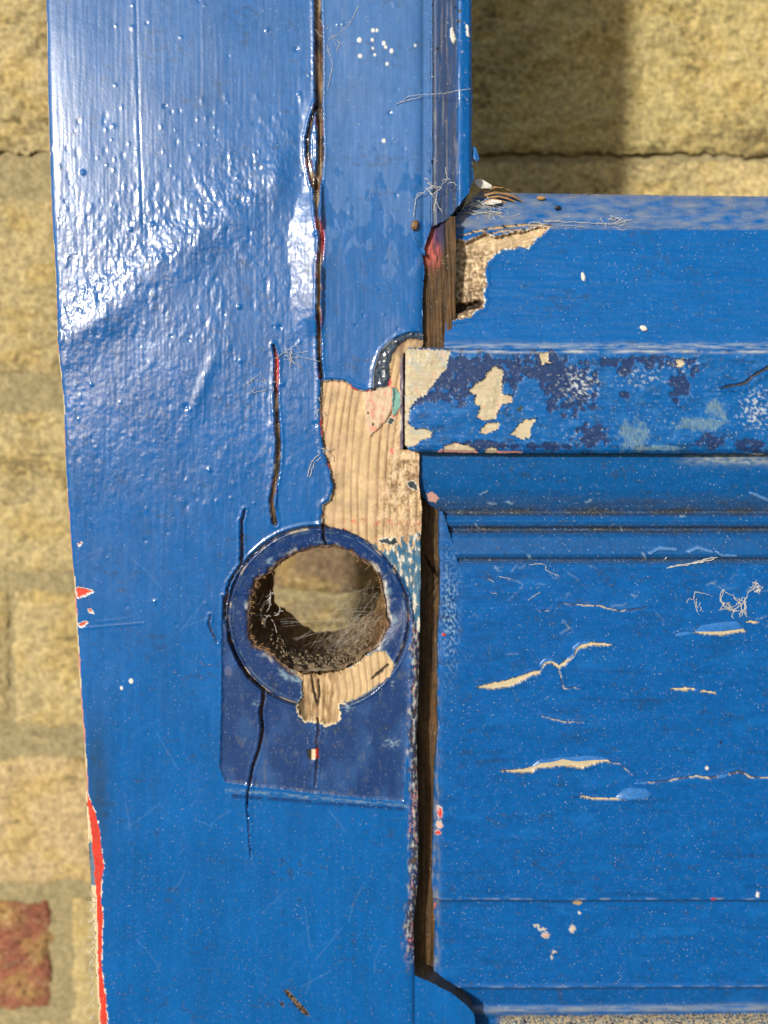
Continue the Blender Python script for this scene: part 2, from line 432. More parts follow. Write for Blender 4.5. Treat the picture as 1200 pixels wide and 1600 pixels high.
    for (a, b_, r0) in ((562, 63, 3), (583, 48, 2.4), (589, 48, 2), (600, 68, 2.6), (603, 74, 2), (582, 63, 2), (563, 88, 2.6), (583, 76, 1.6), (612, 80, 2.6), (586, 86, 1.6), (600, 220, 2.4), (649, 71, 1.6), (605, 100, 2), (357, 1050, 6), (409, 262, 2), (205, 1064, 3), (190, 1075, 2)):
        dd = np.hypot((X-a), (Y-b_)*.8)
        m = sstep(r0+.8, r0-.4, dd); col = mixc(col, CREAM*1.15 if r0 > 4 else WHITE, m); h += .6*m
    # grubby dark left edge
    ex = np.interp(Y, [p[1] for p in EDGE], [p[0] for p in EDGE])
    le = X-ex
    col = mixc(col, C(.02, .05, .10), .75*np.exp(-(le-22)**2/260)*np.exp(-((Y-1230)/110)**2)*(.8+.6*fbm(X, Y, 7, 20, 3, 64)))
    h -= 9*np.exp(-np.clip(le, 0, 50)/3.)
    # ---- navy plate area under the lock
    rect = psdf(X, Y, [(347, 930), (640, 930), (640, 1150), (633, 1190), (631, 1252), (560, 1246), (480, 1238), (400, 1228), (352, 1222), (343, 1200), (346, 1100)], .8, 9, 81)
    rin = sstep(-1.2, 1.2, rect)
    fade = fbm(X, Y, 48, 70, 4, 86)
    nav = grime(NAVY*(1+.18*fbm(X, Y, 16, 16, 3, 82))[..., None], X, Y, 193, 1.3)
    nav = mixc(nav, C(.025, .09, .27), np.clip(fade*1.4+.05+.5*np.exp(-np.clip(640-X, 0, 99)/7.), 0, .75)); nav = mixc(nav, C(.09, .11, .15), np.clip(fbm(X, Y, 12, 26, 4, 87)*1.6-.3, 0, .5))
    col = mixc(col, nav, rin*.93); h -= 1.8*rin
    h += 1.1*np.exp(-(rect/2.2)**2)*(1+fbm(X, Y, 8, 8, 2, 83))
    wob = fbm(X, Y, 11, 5, 2, 84)
    be = np.exp(-((Y-(1232+(X-350)*.085)-3)/3.2)**2)*(X > 352)*(X < 640)
    col = mixc(col, PALEB*.7, be*np.clip(.3+wob*1.4, 0, .8))
    be2 = np.exp(-((Y-(1243+(X-350)*.075)+wob*2)/3.4)**2)*(X > 362)*(X < 632)
    col = mixc(col, NAVY, be2*np.clip(1.0+wob*2, 0, 1)*.9); rough += .2*rin
    # pale scuffs
    for (a, b_, r1, r2) in ((612, 1162, 12, 7), (545, 1106, 9, 7), (613, 1065, 3, 8), (400, 1100, 5, 3)):
        q = np.exp(-(((X-a)/r1)**2+((Y-b_)/r2)**2)); col = mixc(col, PALEB, q*np.clip(.2+fbm(X, Y, 7, 4, 3, 85)*2.2, 0, .9))
    # ---- ring
    R = np.hypot(X-RC_[0], Y-RC_[1])*(1+.008*fbm(X, Y, 60, 60, 3, 90)+.003*fbm(X, Y, 9, 9, 2, 89))
    ri = R < RR
    nr = grime(NAVY*(1+.22*fbm(X, Y, 12, 12, 3, 91))[..., None], X, Y, 190, 1.5)
    col = np.where(ri[..., None], nr, col)
    h = np.where(ri, h*.5-1.2+.35*fbm(X, Y, 10, 10, 3, 92), h)
    gm = np.exp(-((R-RR)/1.9)**2)*(Y < 1108)
    h -= 4.2*gm; h += 1.5*np.exp(-((R-RR+5)/2.2)**2)+1.3*np.exp(-((R-RR-4.5)/2.2)**2)
    gc = np.clip(.5+1.6*fbm(X, Y, 18, 18, 2, 93), 0, 1)
    col = mixc(col, DARK, gm*.8)
    col = mixc(col, CREAM*.8, np.exp(-((R-RR+3.2)/1.2)**2)*np.clip(fbm(X, Y, 20, 20, 2, 94)*3-.2+.7*(Y > 1060), 0, 1))
    col = mixc(col, PALEB*.8, np.exp(-((R-RR+8)/1.0)**2)*gc*.4)
    # scuffs and cobweb dust on the ring
    sc_ = perlin((X+Y)/3., (X-Y)/26., 194)+.6*fbm(X, Y, 5, 5, 3, 195); col = mixc(col, C(.20, .25, .36), np.clip((sc_-.42)*1.6, 0, .6)*ri*(.4+.6*(X > 560)))
    q = np.exp(-((X-600-(1000-Y)*.7)/11)**2-((Y-990)/32)**2)*ri; col = mixc(col, C(.26, .30, .42), np.clip(q*(.5+sc_), 0, .7)); h += 1.5*q
    # worn lip of the hole
    hs = psdf(X, Y, HOLE, 1.6, 8, 95)
    lip = (hs > -7+5*fbm(X, Y, 10, 10, 2, 96)) & (R < RR-6)
    lipm = sstep(-9, -2, hs+4*fbm(X, Y, 9, 9, 2, 96))*(R < RR-4)
    col = mixc(col, BROWN*1.1, lipm*.85)
    pal = np.exp(-((hs+7+6*fbm(X, Y, 22, 22, 3, 197))/2.6)**2)*np.clip(fbm(X, Y, 26, 26, 4, 97)*4-.5+.9*(X > 565), 0, 1)
    col = mixc(col, WHITE*.8, pal*.8)
    pal = np.exp(-((hs+12+8*fbm(X, Y, 18, 18, 3, 198))/3.)**2)*np.clip(fbm(X, Y, 24, 24, 4, 98)*4-.6+.7*(Y > 1000), 0, 1)
    col = mixc(col, PALEB*.8, pal*.8)
    h -= 5*lipm
    # ---- worn right edge of the stile along the gap
    rx = np.interp(Y, [p[1] for p in reversed(STILE[len(EDGE)+7:-9])], [p[0] for p in reversed(STILE[len(EDGE)+7:-9])])
    re_ = rx-X
    wear = sstep(19, 6, re_+11*fbm(X, Y, 7, 16, 3, 101))*sstep(860, 900, Y)*(1-sstep(1460, 1530, Y))
    pick = fbm(X, Y, 5, 13, 3, 102)
    wc = np.where((pick > .30)[..., None], WHITE*.6, np.where((pick > .05)[..., None], GREY*.7, np.where((pick > -.15)[..., None], NAVY*.6, BROWN*.5)))
    wc = np.where(((pick > .0) & (pick < .07) & (fbm(X, Y, 30, 60, 2, 103) > .1))[..., None], PINK, wc)
    col = mixc(col, wc, wear*.95); h += wear*pick*2.5; rough += wear*.3
    h -= 6*np.exp(-np.clip(re_, 0, 50)/3.)*(Y > 800)
    h -= 4.5*np.exp(-np.clip(re_, 0, 50)/5.)*(Y <= 520)
    # ---- cream and red worn patches on the left edge
    edg = (le < 3.2+2.6*fbm(X, Y, 8, 26, 3, 111)+1.5*(Y > 900)) & (le > -9)
    ecol = np.where((fbm(X, Y, 20, 60, 2, 112) > 0)[..., None], CREAM*.9, PINK*.7+.1)
    col = np.where(edg[..., None], ecol, col); rough = np.where(edg, .6, rough)
    redp = [(120, 1236), (134, 1240), (142, 1256), (149, 1273), (156, 1300), (158, 1325), (162, 1352), (158, 1380), (157, 1400), (161, 1430), (160, 1462), (158, 1500), (160, 1530), (165, 1560), (167, 1600), (170, 1660), (120, 1660)]
    rs_ = psdf(X, Y, redp, .9, 6, 113)
    rm_ = rs_ > 0
    col = np.where((rs_ > -2)[..., None] & ~rm_[..., None] & (fbm(X, Y, 9, 9, 2, 119) > .0)[..., None], WHITE*.9, col)
    col = np.where(rm_[..., None], RED*.9*(1+.3*fbm(X, Y, 14, 20, 4, 114))[..., None], col); h = np.where(rm_, h*.5-2, h); rough = np.where(rm_, .35, rough)
    dk = rm_ & (fbm(X, Y, 5, 7, 3, 118) > .33); col = np.where(dk[..., None], C(.30, .12, .09), col)
    innr = np.interp(Y, [1240, 1290, 1320, 1400, 1450, 1500, 1560, 1660], [134, 140, 143, 150, 151, 152, 154, 160])+2.5*fbm(X, Y, 9, 22, 3, 115)
    cm = rm_ & (X < innr)
    fib = perlin(X/2.2, Y/50, 116)
    ccol = np.where((np.abs(Y-1352)+4*fib < 34)[..., None], C(.10, .17, .24), CREAM*(1+.3*fib)[..., None])
    col = np.where(cm[..., None], ccol, col); h = np.where(cm, -4+fib, h); rough = np.where(cm, .7, rough)
    for pl in ([(116, 922), (122, 918), (132, 920), (146, 924), (134, 930), (122, 934)], [(121, 976), (128, 973), (136, 972), (132, 978), (124, 980)], [(138, 952), (142, 952), (145, 958), (140, 957)], [(122, 1160), (132, 1165), (128, 1172)], [(122, 850), (128, 848), (124, 853)]):
        s = psdf(X, Y, pl, .8, 5, 117); m = s > 0
        col = np.where(m[..., None], RED*.9, col); h = np.where(m, h-1.5, h)
        m2 = (s < 0) & (s > -1.5); col = np.where(m2[..., None], WHITE*.8, col)
    # ---- chipped multi-coat layers inside the ring / notch
    cls = np.where(ri, 2, 0)
    # stepped old paint beside the notch
    st = psdf(X, Y, [(583, 612), (585, 579), (594, 550), (608, 536), (622, 526), (640, 519), (664, 520), (664, 560), (610, 612)], .6, 8, 121)
    m = sstep(-.8, .8, st); col = mixc(col, C(.035, .055, .09)*(1+1.3*fbm(X, Y, 4, 9, 3, 122))[..., None], m); h -= (3.2+2*fbm(X, Y, 8, 8, 3, 123))*m
    m = np.exp(-((st+.6)/.8)**2); col = mixc(col, WHITE, m*.85*(Y > 530)); h += 1.2*np.exp(-((st+3)/2.5)**2)
    # ---- bare wood
    w1 = psdf(X, Y, WOOD1, 1.1, 6, 131)
    w1 = np.where(R < RR-1, -5, w1)
    # paint remnants over the lower right of the wood
    rem = sstep(842, 880, Y+.35*(X-600)+10*fbm(X, Y, 9, 20, 2, 132))
    remn = fbm(X, Y, 5.5, 16, 3, 133)
    wm = w1 > 0
    gx_ = X + .10*(Y-600) + 9*np.sin((Y-560)/95.) + 5*fbm(X, Y, 60, 160, 2, 134)
    ph = gx_/12.5+.55*fbm(X, Y, 34, 240, 2, 135); fr = ph-np.floor(ph)
    late = sstep(.45, .85, fr)*(1-sstep(.88, 1.0, fr))
    late *= .75+.5*perlin(gx_/30, Y/200, 139)
    fibre = perlin(gx_/1.8, Y/45, 136)
    wcol = WOODL*(1+.14*fbm(X, Y, 40, 60, 3, 137)+.10*fibre+.16*fbm(X, Y, 2.4, 3.5, 2, 148))[..., None]
    wcol = mixc(wcol, WOODD, np.clip(late*.85, 0, 1)); wcol = mixc(wcol, C(.55, .36, .24), np.clip(fbm(X, Y, 50, 30, 3, 146)*1.2, 0, .5))
    wh = -5.5-.5*late+.22*fibre+.3*fbm(X, Y, 30, 60, 2, 138)
    red_m = np.exp(-((Y-817-.06*(X-600))/5.)**2)*np.clip(fbm(X, Y, 11, 7, 3, 141)*3.2-.1, 0, 1)*(X > 535)
    wcol = mixc(wcol, C(.50, .10, .06), red_m*.85)
    # broken, pitted right side
    crum = sstep(600, 632, X+18*fbm(X, Y, 14, 20, 3, 142)+.25*(Y-700))*sstep(640, 680, Y)*(1-sstep(760, 850, Y)*.6)
    cn = .6*fbm(X, Y, 3.2, 4.5, 3, 143)+.75*fbm(X, Y, 13, 16, 3, 147)
    wh += crum*(-cn)*4.5
    wcol = mixc(wcol, C(.16, .10, .055), crum*np.clip(cn*3, 0, .85)); wcol = mixc(wcol, C(.62, .50, .38), crum*np.clip(-cn*2, 0, .6))
    dirt = fbm(X, Y, 34, 40, 4, 149); wcol = mixc(wcol, C(.22, .17, .12), np.clip(dirt*1.1-.12+.45*np.exp(-np.clip(w1, 0, 99)/4.), 0, .5))
    wcol = mixc(wcol, C(.10, .07, .045), np.clip(fbm(X, Y, 2.6, 3.4, 2, 150)*3-1.5, 0, .8))
    rmask = wm & (remn > .26-.62*rem) & (rem > .05)
    tri = fbm(X, Y, 7, 18, 2, 144)
    rc = np.where((tri > .22)[..., None], WHITE*.75, np.where((tri > -.05)[..., None], PALEB*.45, C(.035, .12, .22)))
    wcol = np.where(rmask[..., None], rc, wcol); wh = np.where(rmask, wh+2.2+cn*.6, wh)
    for pl in ([(592, 845), (606, 841), (609, 846), (618, 840), (620, 850), (612, 852), (604, 850), (596, 849)], [(636, 755), (646, 752), (653, 762), (650, 766), (640, 762)], [(589, 660), (594, 662), (592, 667)], [(605, 661), (610, 652), (616, 655), (612, 663)]):
        s = psdf(X, Y, pl, .5, 4, 145); m = s > 0
        wcol = np.where(m[..., None], C(.035, .05, .055), wcol); wh = np.where(m, wh+1.5, wh)
        m2 = (s <= 0) & (s > -1.2); wcol = np.where(m2[..., None], WHITE*.8, wcol)
    # cream primer flake left on the wood
    fl = psdf(X, Y, [(569, 614), (590, 609), (612, 603), (616, 612), (613, 640), (604, 656), (590, 670), (578, 683), (572, 660), (570, 640)], 1, 8, 151)
    m = fl > 0
    fcol = mixc(np.broadcast_to(C(.54, .41, .29), shp+(3,)).copy(), PINK*1.1, np.clip(fbm(X, Y, 12, 18, 3, 152)*2.2-.05, 0, .55))
    wcol = np.where(m[..., None], fcol, wcol); wh = np.where(m, wh+4.6+.7*fbm(X, Y, 5, 5, 2, 153), wh)
    fl = psdf(X, Y, [(613, 606), (619, 606), (629, 622), (628, 634), (620, 645), (614, 652), (612, 630)], .5, 8, 154)
    m = fl > 0; wcol = np.where(m[..., None], TEAL, wcol); wh = np.where(m, wh+3.2, wh)
    m2 = (fl <= 0) & (fl > -1.5); wcol = np.where(m2[..., None], PINK*1.1, wcol)
    for (a, b_, r0, cc) in ((608, 597, 4, C(.45, .08, .08)), (583, 663, 1.8, DARK), (575, 645, 1.5, DARK), (612, 705, 3, PINK)):
        q = sstep(r0+.6, r0-.6, np.hypot((X-a), (Y-b_)*.6)); wcol = mixc(wcol, cc, q)
    sp_ = (X > 625+1.5*fbm(X, Y, 6, 22, 3, 158))*(X < 630)*(Y > 556)*(Y < 702)
    pn = fbm(X, Y, 4, 26, 3, 159)
    wcol = np.where((sp_ > 0)[..., None], mixc(C(.16, .13, .17)*(1+pn)[..., None], WHITE*.7, np.clip(pn*3-.3, 0, .8)), wcol); wh = np.where(sp_ > 0, wh+2.5+pn, wh)
    sl_ = (X >= 630)*(Y > 552)*(Y < 703); wcol = np.where((sl_ > 0)[..., None], DARK*.8, wcol); wh = np.where(sl_ > 0, wh-14, wh)
    # dark grime by the notch
    gm2 = sstep(585, 545, Y)*sstep(606, 625, X)
    wcol = mixc(wcol, C(.17, .11, .07), np.clip(.55*gm2+.9*gm2*fbm(X, Y, 7, 14, 3, 160), 0, .9))
    # coats of paint visible at the torn edge
    band = (w1 <= 0) & (w1 > -2.2-1.5*fbm(X, Y, 14, 14, 2, 155)) & (R > RR) & (X < 600)
    bcol = np.where((fbm(X, Y, 16, 30, 2, 156) > .18)[..., None], C(.48, .07, .05), np.where((fbm(X, Y, 12, 20, 2, 157) > 0)[..., None], DARK*1.6, WHITE*.55))
    col = np.where(band[..., None], bcol, col); h = np.where(band, h-2, h)
    h += np.where(w1 < 0, 1.0*np.exp(-((w1+6)/3.5)**2)*(R > RR+3), 0)
    col = np.where(wm[..., None], wcol, col); h = np.where(wm, wh, h); rough = np.where(wm, .62, rough)
    cls = np.where(wm, 1, cls)
    # ---- torn tongue under the lock
    w2 = psdf(X, Y, WOOD2, 1.7, 6, 161)
    m = w2 > 0
    g2 = X+3*np.sin(Y/30.)+4*fbm(X, Y, 30, 50, 2, 162)
    ph = g2/11.; fr = ph-np.floor(ph); late = sstep(.5, .8, fr)*(1-sstep(.88, 1., fr))
    fb = perlin(g2/1.7, Y/30, 163)
    tc_ = mixc(WOODL*(1+.14*fb)[..., None], WOODD, late*.5)
    tong = sstep(536, 520, X)
    tc_ = mixc(tc_, C(.22, .13, .06), tong*np.clip(.45+fbm(X, Y, 7, 22, 3, 164)*1.6, 0, .9))
    tc_ = mixc(tc_, C(.06, .035, .02), sstep(482, 472, X)*sstep(1088, 1098, Y)*.85)
    th_ = -5-.4*late+.25*fb+tong*(2.2*fbm(X, Y, 6, 30, 2, 165)-1.5)
    for pts in ([(486, 1058, 1), (489, 1080, 2), (494, 1100, 1.6)], [(497, 1065, 1), (499, 1085, 1.6), (496, 1105, .8)], [(582, 1062, 1.5), (594, 1052, 2.4), (606, 1041, 1.5)]):
        r_, q_, _ = ldist(X, Y, pts, .8, 5, 166); mm = sstep(1, -.5, q_)
        tc_ = mixc(tc_, DARK, mm); th_ -= mm*4
    col = np.where(m[..., None], tc_, col); h = np.where(m, th_, h); rough = np.where(m, .62, rough)
    b2 = (w2 <= 0) & (w2 > -2.6-fbm(X, Y, 12, 12, 2, 167)) & ((Y > 1100) | (R < RR))
    col = np.where(b2[..., None], np.where((Y > 1100)[..., None], CREAM*1.1, PALEB*.6), col)
    cls = np.where(m, 3, cls)
    # little chip with red on the centre line
    m = psdf(X, Y, [(479, 1172), (496, 1170), (498, 1186), (482, 1189)], .6, 5, 168) > 0
    cc = np.where((X < 486)[..., None], DARK*1.5, np.where((X < 492)[..., None], CREAM, RED*.8)); col = np.where(m[..., None], cc, col); h = np.where(m, h-1.5, h)
    # ---- cracks
    for pts, dep, sd, redk in ((CRACK_A, 9, 171, 1), (CRACK_A2, 6, 172, 1), (CRACK_B, 6, 173, .4), (CRACK_C, 7, 174, 0), (CRACK_D, 10, 175, 0), (CRACK_E, 5, 176, 0), (CRACK_F, 7, 177, 0), (CRACK_G, 4, 178, 0)):
        r_, q_, side = ldist(X, Y, pts, .9, 6, sd)
        skip = (w1 > 1) if pts is not CRACK_F else np.zeros(shp, bool)
        m = sstep(.7, -.9, q_)*(~skip)
        nn = fbm(X, Y, 14, 40, 2, sd+200)
        cc = mixc(np.broadcast_to(BROWN*(.9 if dep < 10 and sd < 174 else .5), shp+(3,)).copy(), C(.24, .19, .13), np.clip(nn*2.4, 0, 1)*(q_ > -4)*(sd < 174))
        cc = mixc(cc, DARK*.7, np.clip(-nn*2.5+.2, 0, 1))
        col = mixc(col, cc, m); h = h*(1-.0*m)-dep*m; rough = np.where(m > .5, .8, rough)
        if redk:
            eg = np.exp(-((q_-.6)/1.2)**2)
            rr_ = eg*np.clip(fbm(X, Y, 10, 34, 2, sd+210)*3.4-.5, 0, 1)*redk
            col = mixc(col, C(.45, .06, .07), rr_)
            pp = eg*np.clip(fbm(X, Y, 6, 20, 2, sd+220)*3.4-.7, 0, 1)*.7
            col = mixc(col, WHITE*.6, pp)
        h += .9*np.exp(-((q_-3)/2.)**2)*(q_ > 0)*(1-(cls == 1))
    m = np.exp(-((X-433)/3)**2-((Y-575)/28)**2); col = mixc(col, C(.5, .06, .05), np.clip(m*1.2, 0, 1)*(ldist(X, Y, CRACK_B)[1] < 1.2))
    m = np.exp(-((X-504)/3)**2-((Y-375)/22)**2); col = mixc(col, C(.40, .05, .06), np.clip(m*1.4, 0, 1))
    # faint scratches
    for k in range(26):
        r0 = np.random.RandomState(900+k)
        a, b_ = r0.uniform(150, 640), r0.uniform(700, 1600); an = r0.normal(1.5, .5) if k % 2 else r0.uniform(0, 3.1); L_ = r0.uniform(10, 70)
        p2 = (a+L_*math.cos(an)*.5+r0.normal(0, 3), b_+L_*math.sin(an)*.5)
        r_, q_, _ = ldist(X, Y, [(a, b_, .3), (p2[0], p2[1], .3), (a+L_*math.cos(an), b_+L_*math.sin(an), .3)], .8, 9, k)
        col = mixc(col, C(.18, .33, .55), np.exp(-np.clip(q_, 0, 9)**2/.6)*.13*(cls == 0))
    # nicks low on the stile
    for pl in ([(443, 1548), (449, 1546), (462, 1560), (478, 1578), (484, 1588), (474, 1586), (460, 1570), (448, 1556)], [(437, 1566), (443, 1566), (444, 1574), (439, 1573)]):
        m = psdf(X, Y, pl, 1.2, 4, 181) > 0; col = np.where(m[..., None], np.where((fbm(X, Y, 4, 4, 2, 182) > 0)[..., None], C(.16, .11, .07), DARK), col); h = np.where(m, h-1.2, h)
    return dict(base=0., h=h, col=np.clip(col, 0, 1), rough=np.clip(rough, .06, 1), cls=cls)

def stile_outline(X, Y):
    s = psdf(X, Y, STILE, 0)
    s = s + 1.2*fbm(X, Y, 9, 22, 3, 191) * (np.abs(s) < 30)
    hs = psdf(X, Y, HOLE, 1.6, 8, 95)
    return np.minimum(s, -hs)

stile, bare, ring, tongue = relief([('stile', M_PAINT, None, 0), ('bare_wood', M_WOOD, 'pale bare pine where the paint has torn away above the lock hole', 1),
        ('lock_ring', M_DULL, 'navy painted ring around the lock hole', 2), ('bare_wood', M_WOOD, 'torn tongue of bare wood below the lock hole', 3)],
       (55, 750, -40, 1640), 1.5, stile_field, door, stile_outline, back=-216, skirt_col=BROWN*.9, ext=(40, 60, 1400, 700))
bare.parent = stile; tongue.parent = stile

# bore of the lock through the whole thickness
def bore():
    n = 160; m = 90
    p = np.array(HOLE, float); p2 = np.vstack([p, p[:1]])
    L = np.concatenate([[0], np.cumsum(np.hypot(*(p2[1:]-p2[:-1]).T))])
    t = np.linspace(0, L[-1], n, endpoint=False)
    x = np.interp(t, L, p2[:, 0]); y = np.interp(t, L, p2[:, 1])
    cx, cy = 498., 956.
    u0, v0 = cast(x, y, 0.); cu, cv = cast(cx, cy, 0.)
    V = []; T = []
    for j in range(m):
        f = j/(m-1.); dep = -2-215*f
        rad = 1.0+.03*math.exp(-f*12)
        nn = fbm(np.cos(t/L[-1]*6.283)*40+50, np.sin(t/L[-1]*6.283)*40+f*30, 7, 7, 3, 301)
        n2 = fbm(t, np.full(n, f*200), 6, 40, 3, 302)
        uu = cu+(u0-cu)*rad; vv = cv+(v0-cv)*rad
        dl = np.hypot(uu-cu, vv-cv); sc_ = 1-(nn*6.5+n2*3.2+1.2*fbm(t, np.full(n, f*200), 2.5, 9, 2, 304))/dl-.05*f
        # debris lying in the bottom of the bore
        low = np.clip(-(vv-cv)/dl-.45, 0, 1)
        sc_ -= low*(.16+.12*fbm(t, np.full(n, f*200), 14, 12, 3, 303))*math.exp(-((f-.15)/.35)**2)
        V.append(np.stack([(cu+(uu-cu)*sc_)*U, np.full(n, -dep*U), (cv+(vv-cv)*sc_)*U], -1))
        b = (.72+.9*n2)[:, None]
        c = BROWN*1.25*b
        c = mixc(c, C(.24, .19, .13), np.clip(low*2.2*(.6+n2), 0, .9))
        T.append(c)
    V = np.concatenate(V); T = np.concatenate(T)
    i = np.arange(n); Q = []
    for j in range(m-1):
        a = j*n+i; b = j*n+(i+1) % n
        Q.append(np.stack([a, b, b+n, a+n], -1))
    me = mesh_from('lock_bore', V, np.concatenate(Q), T, np.full(len(V), .8))
    return link_mesh('lock_bore', me, M_OLDWOOD, door)
lb = bore(); lb['label'] = 'rough drilled round bore through the door'

# ------------------------------------------------------------------ upright moulding right of the stile (top)
def bead_field(X, Y):
    B = np.interp(X, [670, 676, 682, 700, 712, 716, 722, 733, 738], [-2, -7, -6, -13, -16.5, -16.5, -16, -18, -25])
    h = .25*fbm(X, Y, 6, 60, 3, 401)+.35*spots(X, Y, 60, (670, 740, 0, 350), 1.5, 3, 402)
    for x_ in (680, 689, 697, 716):
        h -= .8*np.exp(-((X-x_-1.5*fbm(X, Y, 60, 90, 2, 403+x_))/1.3)**2)*(.6+.8*perlin(X/30, Y/50, x_))
    h += np.where((X > 712) & (X < 730), .5, 0)*fbm(X, Y, 14, 30, 2, 405)
    col = np.empty(X.shape+(3,)); col[:] = BLUE*(.95)
    col = mixc(col, C(.060, .075, .135), np.clip(.78+.9*fbm(X, Y, 5, 90, 3, 406), 0, .92)*(X < 714)*(X > 674))  # bevel turned from the sun: its duller tone is put into the colour
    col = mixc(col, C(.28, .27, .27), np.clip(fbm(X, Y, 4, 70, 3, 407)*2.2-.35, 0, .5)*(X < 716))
    col = mixc(col, WHITE, np.clip(spots(X, Y, 70, (672, 740, -20, 350), 1, 2.4, 408)-.5, 0, 1))
    col = mixc(col, DARK, np.exp(-((X-676)/1.6)**2)*np.clip(.6+fbm(X, Y, 8, 30, 2, 409), 0, 1))
    for pl in ([(703, 45), (707, 42), (712, 62), (709, 70), (704, 60)], [(728, 38), (732, 40), (733, 58), (729, 56)]):
        m = psdf(X, Y, pl, .7, 4, 410) > 0; col = np.where(m[..., None], WHITE, col); h = np.where(m, h+1.5, h)
    for (a, b_, r0) in ((673, 26, 3.5), (717, 33, 3), (718, 17, 3), (683, 76, 2.5), (712, 12, 2)):
        col = mixc(col, DARK, sstep(r0+.7, r0-.7, np.hypot(X-a, Y-b_)))
    rough = .26+.15*fbm(X, Y, 8, 40, 2, 411)+.1*(X < 714)
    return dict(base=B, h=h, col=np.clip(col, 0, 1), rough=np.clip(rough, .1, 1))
BEAD = [(673, -60), (673, -1500), (737, -1500), (737, -60), (737, 60), (738, 170), (737, 230), (740, 280), (732, 302), (716, 322), (700, 342), (690, 347), (680, 352), (672, 356)]
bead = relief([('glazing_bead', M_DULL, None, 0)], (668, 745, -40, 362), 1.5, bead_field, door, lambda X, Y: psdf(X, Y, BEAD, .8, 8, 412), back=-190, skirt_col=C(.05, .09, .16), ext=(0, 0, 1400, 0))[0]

# ------------------------------------------------------------------ splintered core between stile and rail
def core_field(lo, hi, seed, dep, amp):
    def f(X, Y):
        g = X+4*np.sin(Y/120.)+3*fbm(X, Y, 20, 120, 2, seed)
        fb = perlin(g/2.6, Y/110, seed+1)+.6*perlin(g/1.2, Y/60, seed+2)
        kn = np.exp(-((Y-905)/60.)**2-((X-672)/26.)**2) if lo > 600 else 0
        fb = fb+(1.2*perlin(X/5+Y/9., Y/22, seed+6)*kn if lo > 600 else 0)
        ph = g/8.; fr = ph-np.floor(ph)
        col = mixc(BROWN*(.5 if lo > 600 else .40)*(1.0+.75*fb)[..., None], C(.05, .028, .014), sstep(.6, .9, fr)*.7)
        col = mixc(col, C(.12, .062, .022), np.clip(fbm(X, Y, 14, 90, 2, seed+3)*1.8, 0, .5))
        col = mixc(col, C(.4, .36, .3), np.clip(spots(X, Y, 70, (645, 700, lo, hi), .8, 1.6, seed+4)-.45, 0, 1))
        h = amp*fb+2*fbm(X, Y, 18, 80, 2, seed+5)
        if lo > 600:
            col = mixc(col, C(.12, .16, .14)*(1+.8*fbm(X, Y, 4, 4, 2, 7))[..., None], sstep(1505, 1530, Y)*.8); h = h+sstep(1505, 1530, Y)*8
            r_, q_, _ = ldist(X, Y, [(664, 868, .8), (672, 885, 1.2), (682, 897, 1.5), (690, 905, 1.4)], .8, 5, 9)
            m = sstep(1, -.5, q_); col = mixc(col, DARK*.5, m); h = h-6*m
        else:
            nn = fbm(X, Y, 6, 18, 3, seed+8)
            m = np.clip(sstep(432, 395, Y+22*nn)*sstep(693, 684, X+8*nn), 0, 1)
            col = mixc(col, C(.45, .10, .09), m*np.clip(.75+nn*1.5, 0, 1))
            m = sstep(405, 372, Y+18*nn)*sstep(672, 682, X+6*nn)*sstep(700, 690, X); col = mixc(col, NAVY*.6, m*.85)
        return dict(base=dep, h=h, col=np.clip(col, 0, 1), rough=.6+0*h)
    return f
relief([('core_strip', M_OLDWOOD, 'dark brown timber seen in the long open joint', 0)], (636, 710, 780, 1560), 1.5, core_field(780, 1560, 501, -46., 1.6), door, None, back=-120)
relief([('core_strip', M_OLDWOOD, 'splintered brown timber with red paint traces at the upper joint', 0)], (652, 712, 338, 556), 1.5, core_field(338, 556, 521, -14., 1.8), door, None, back=-120)

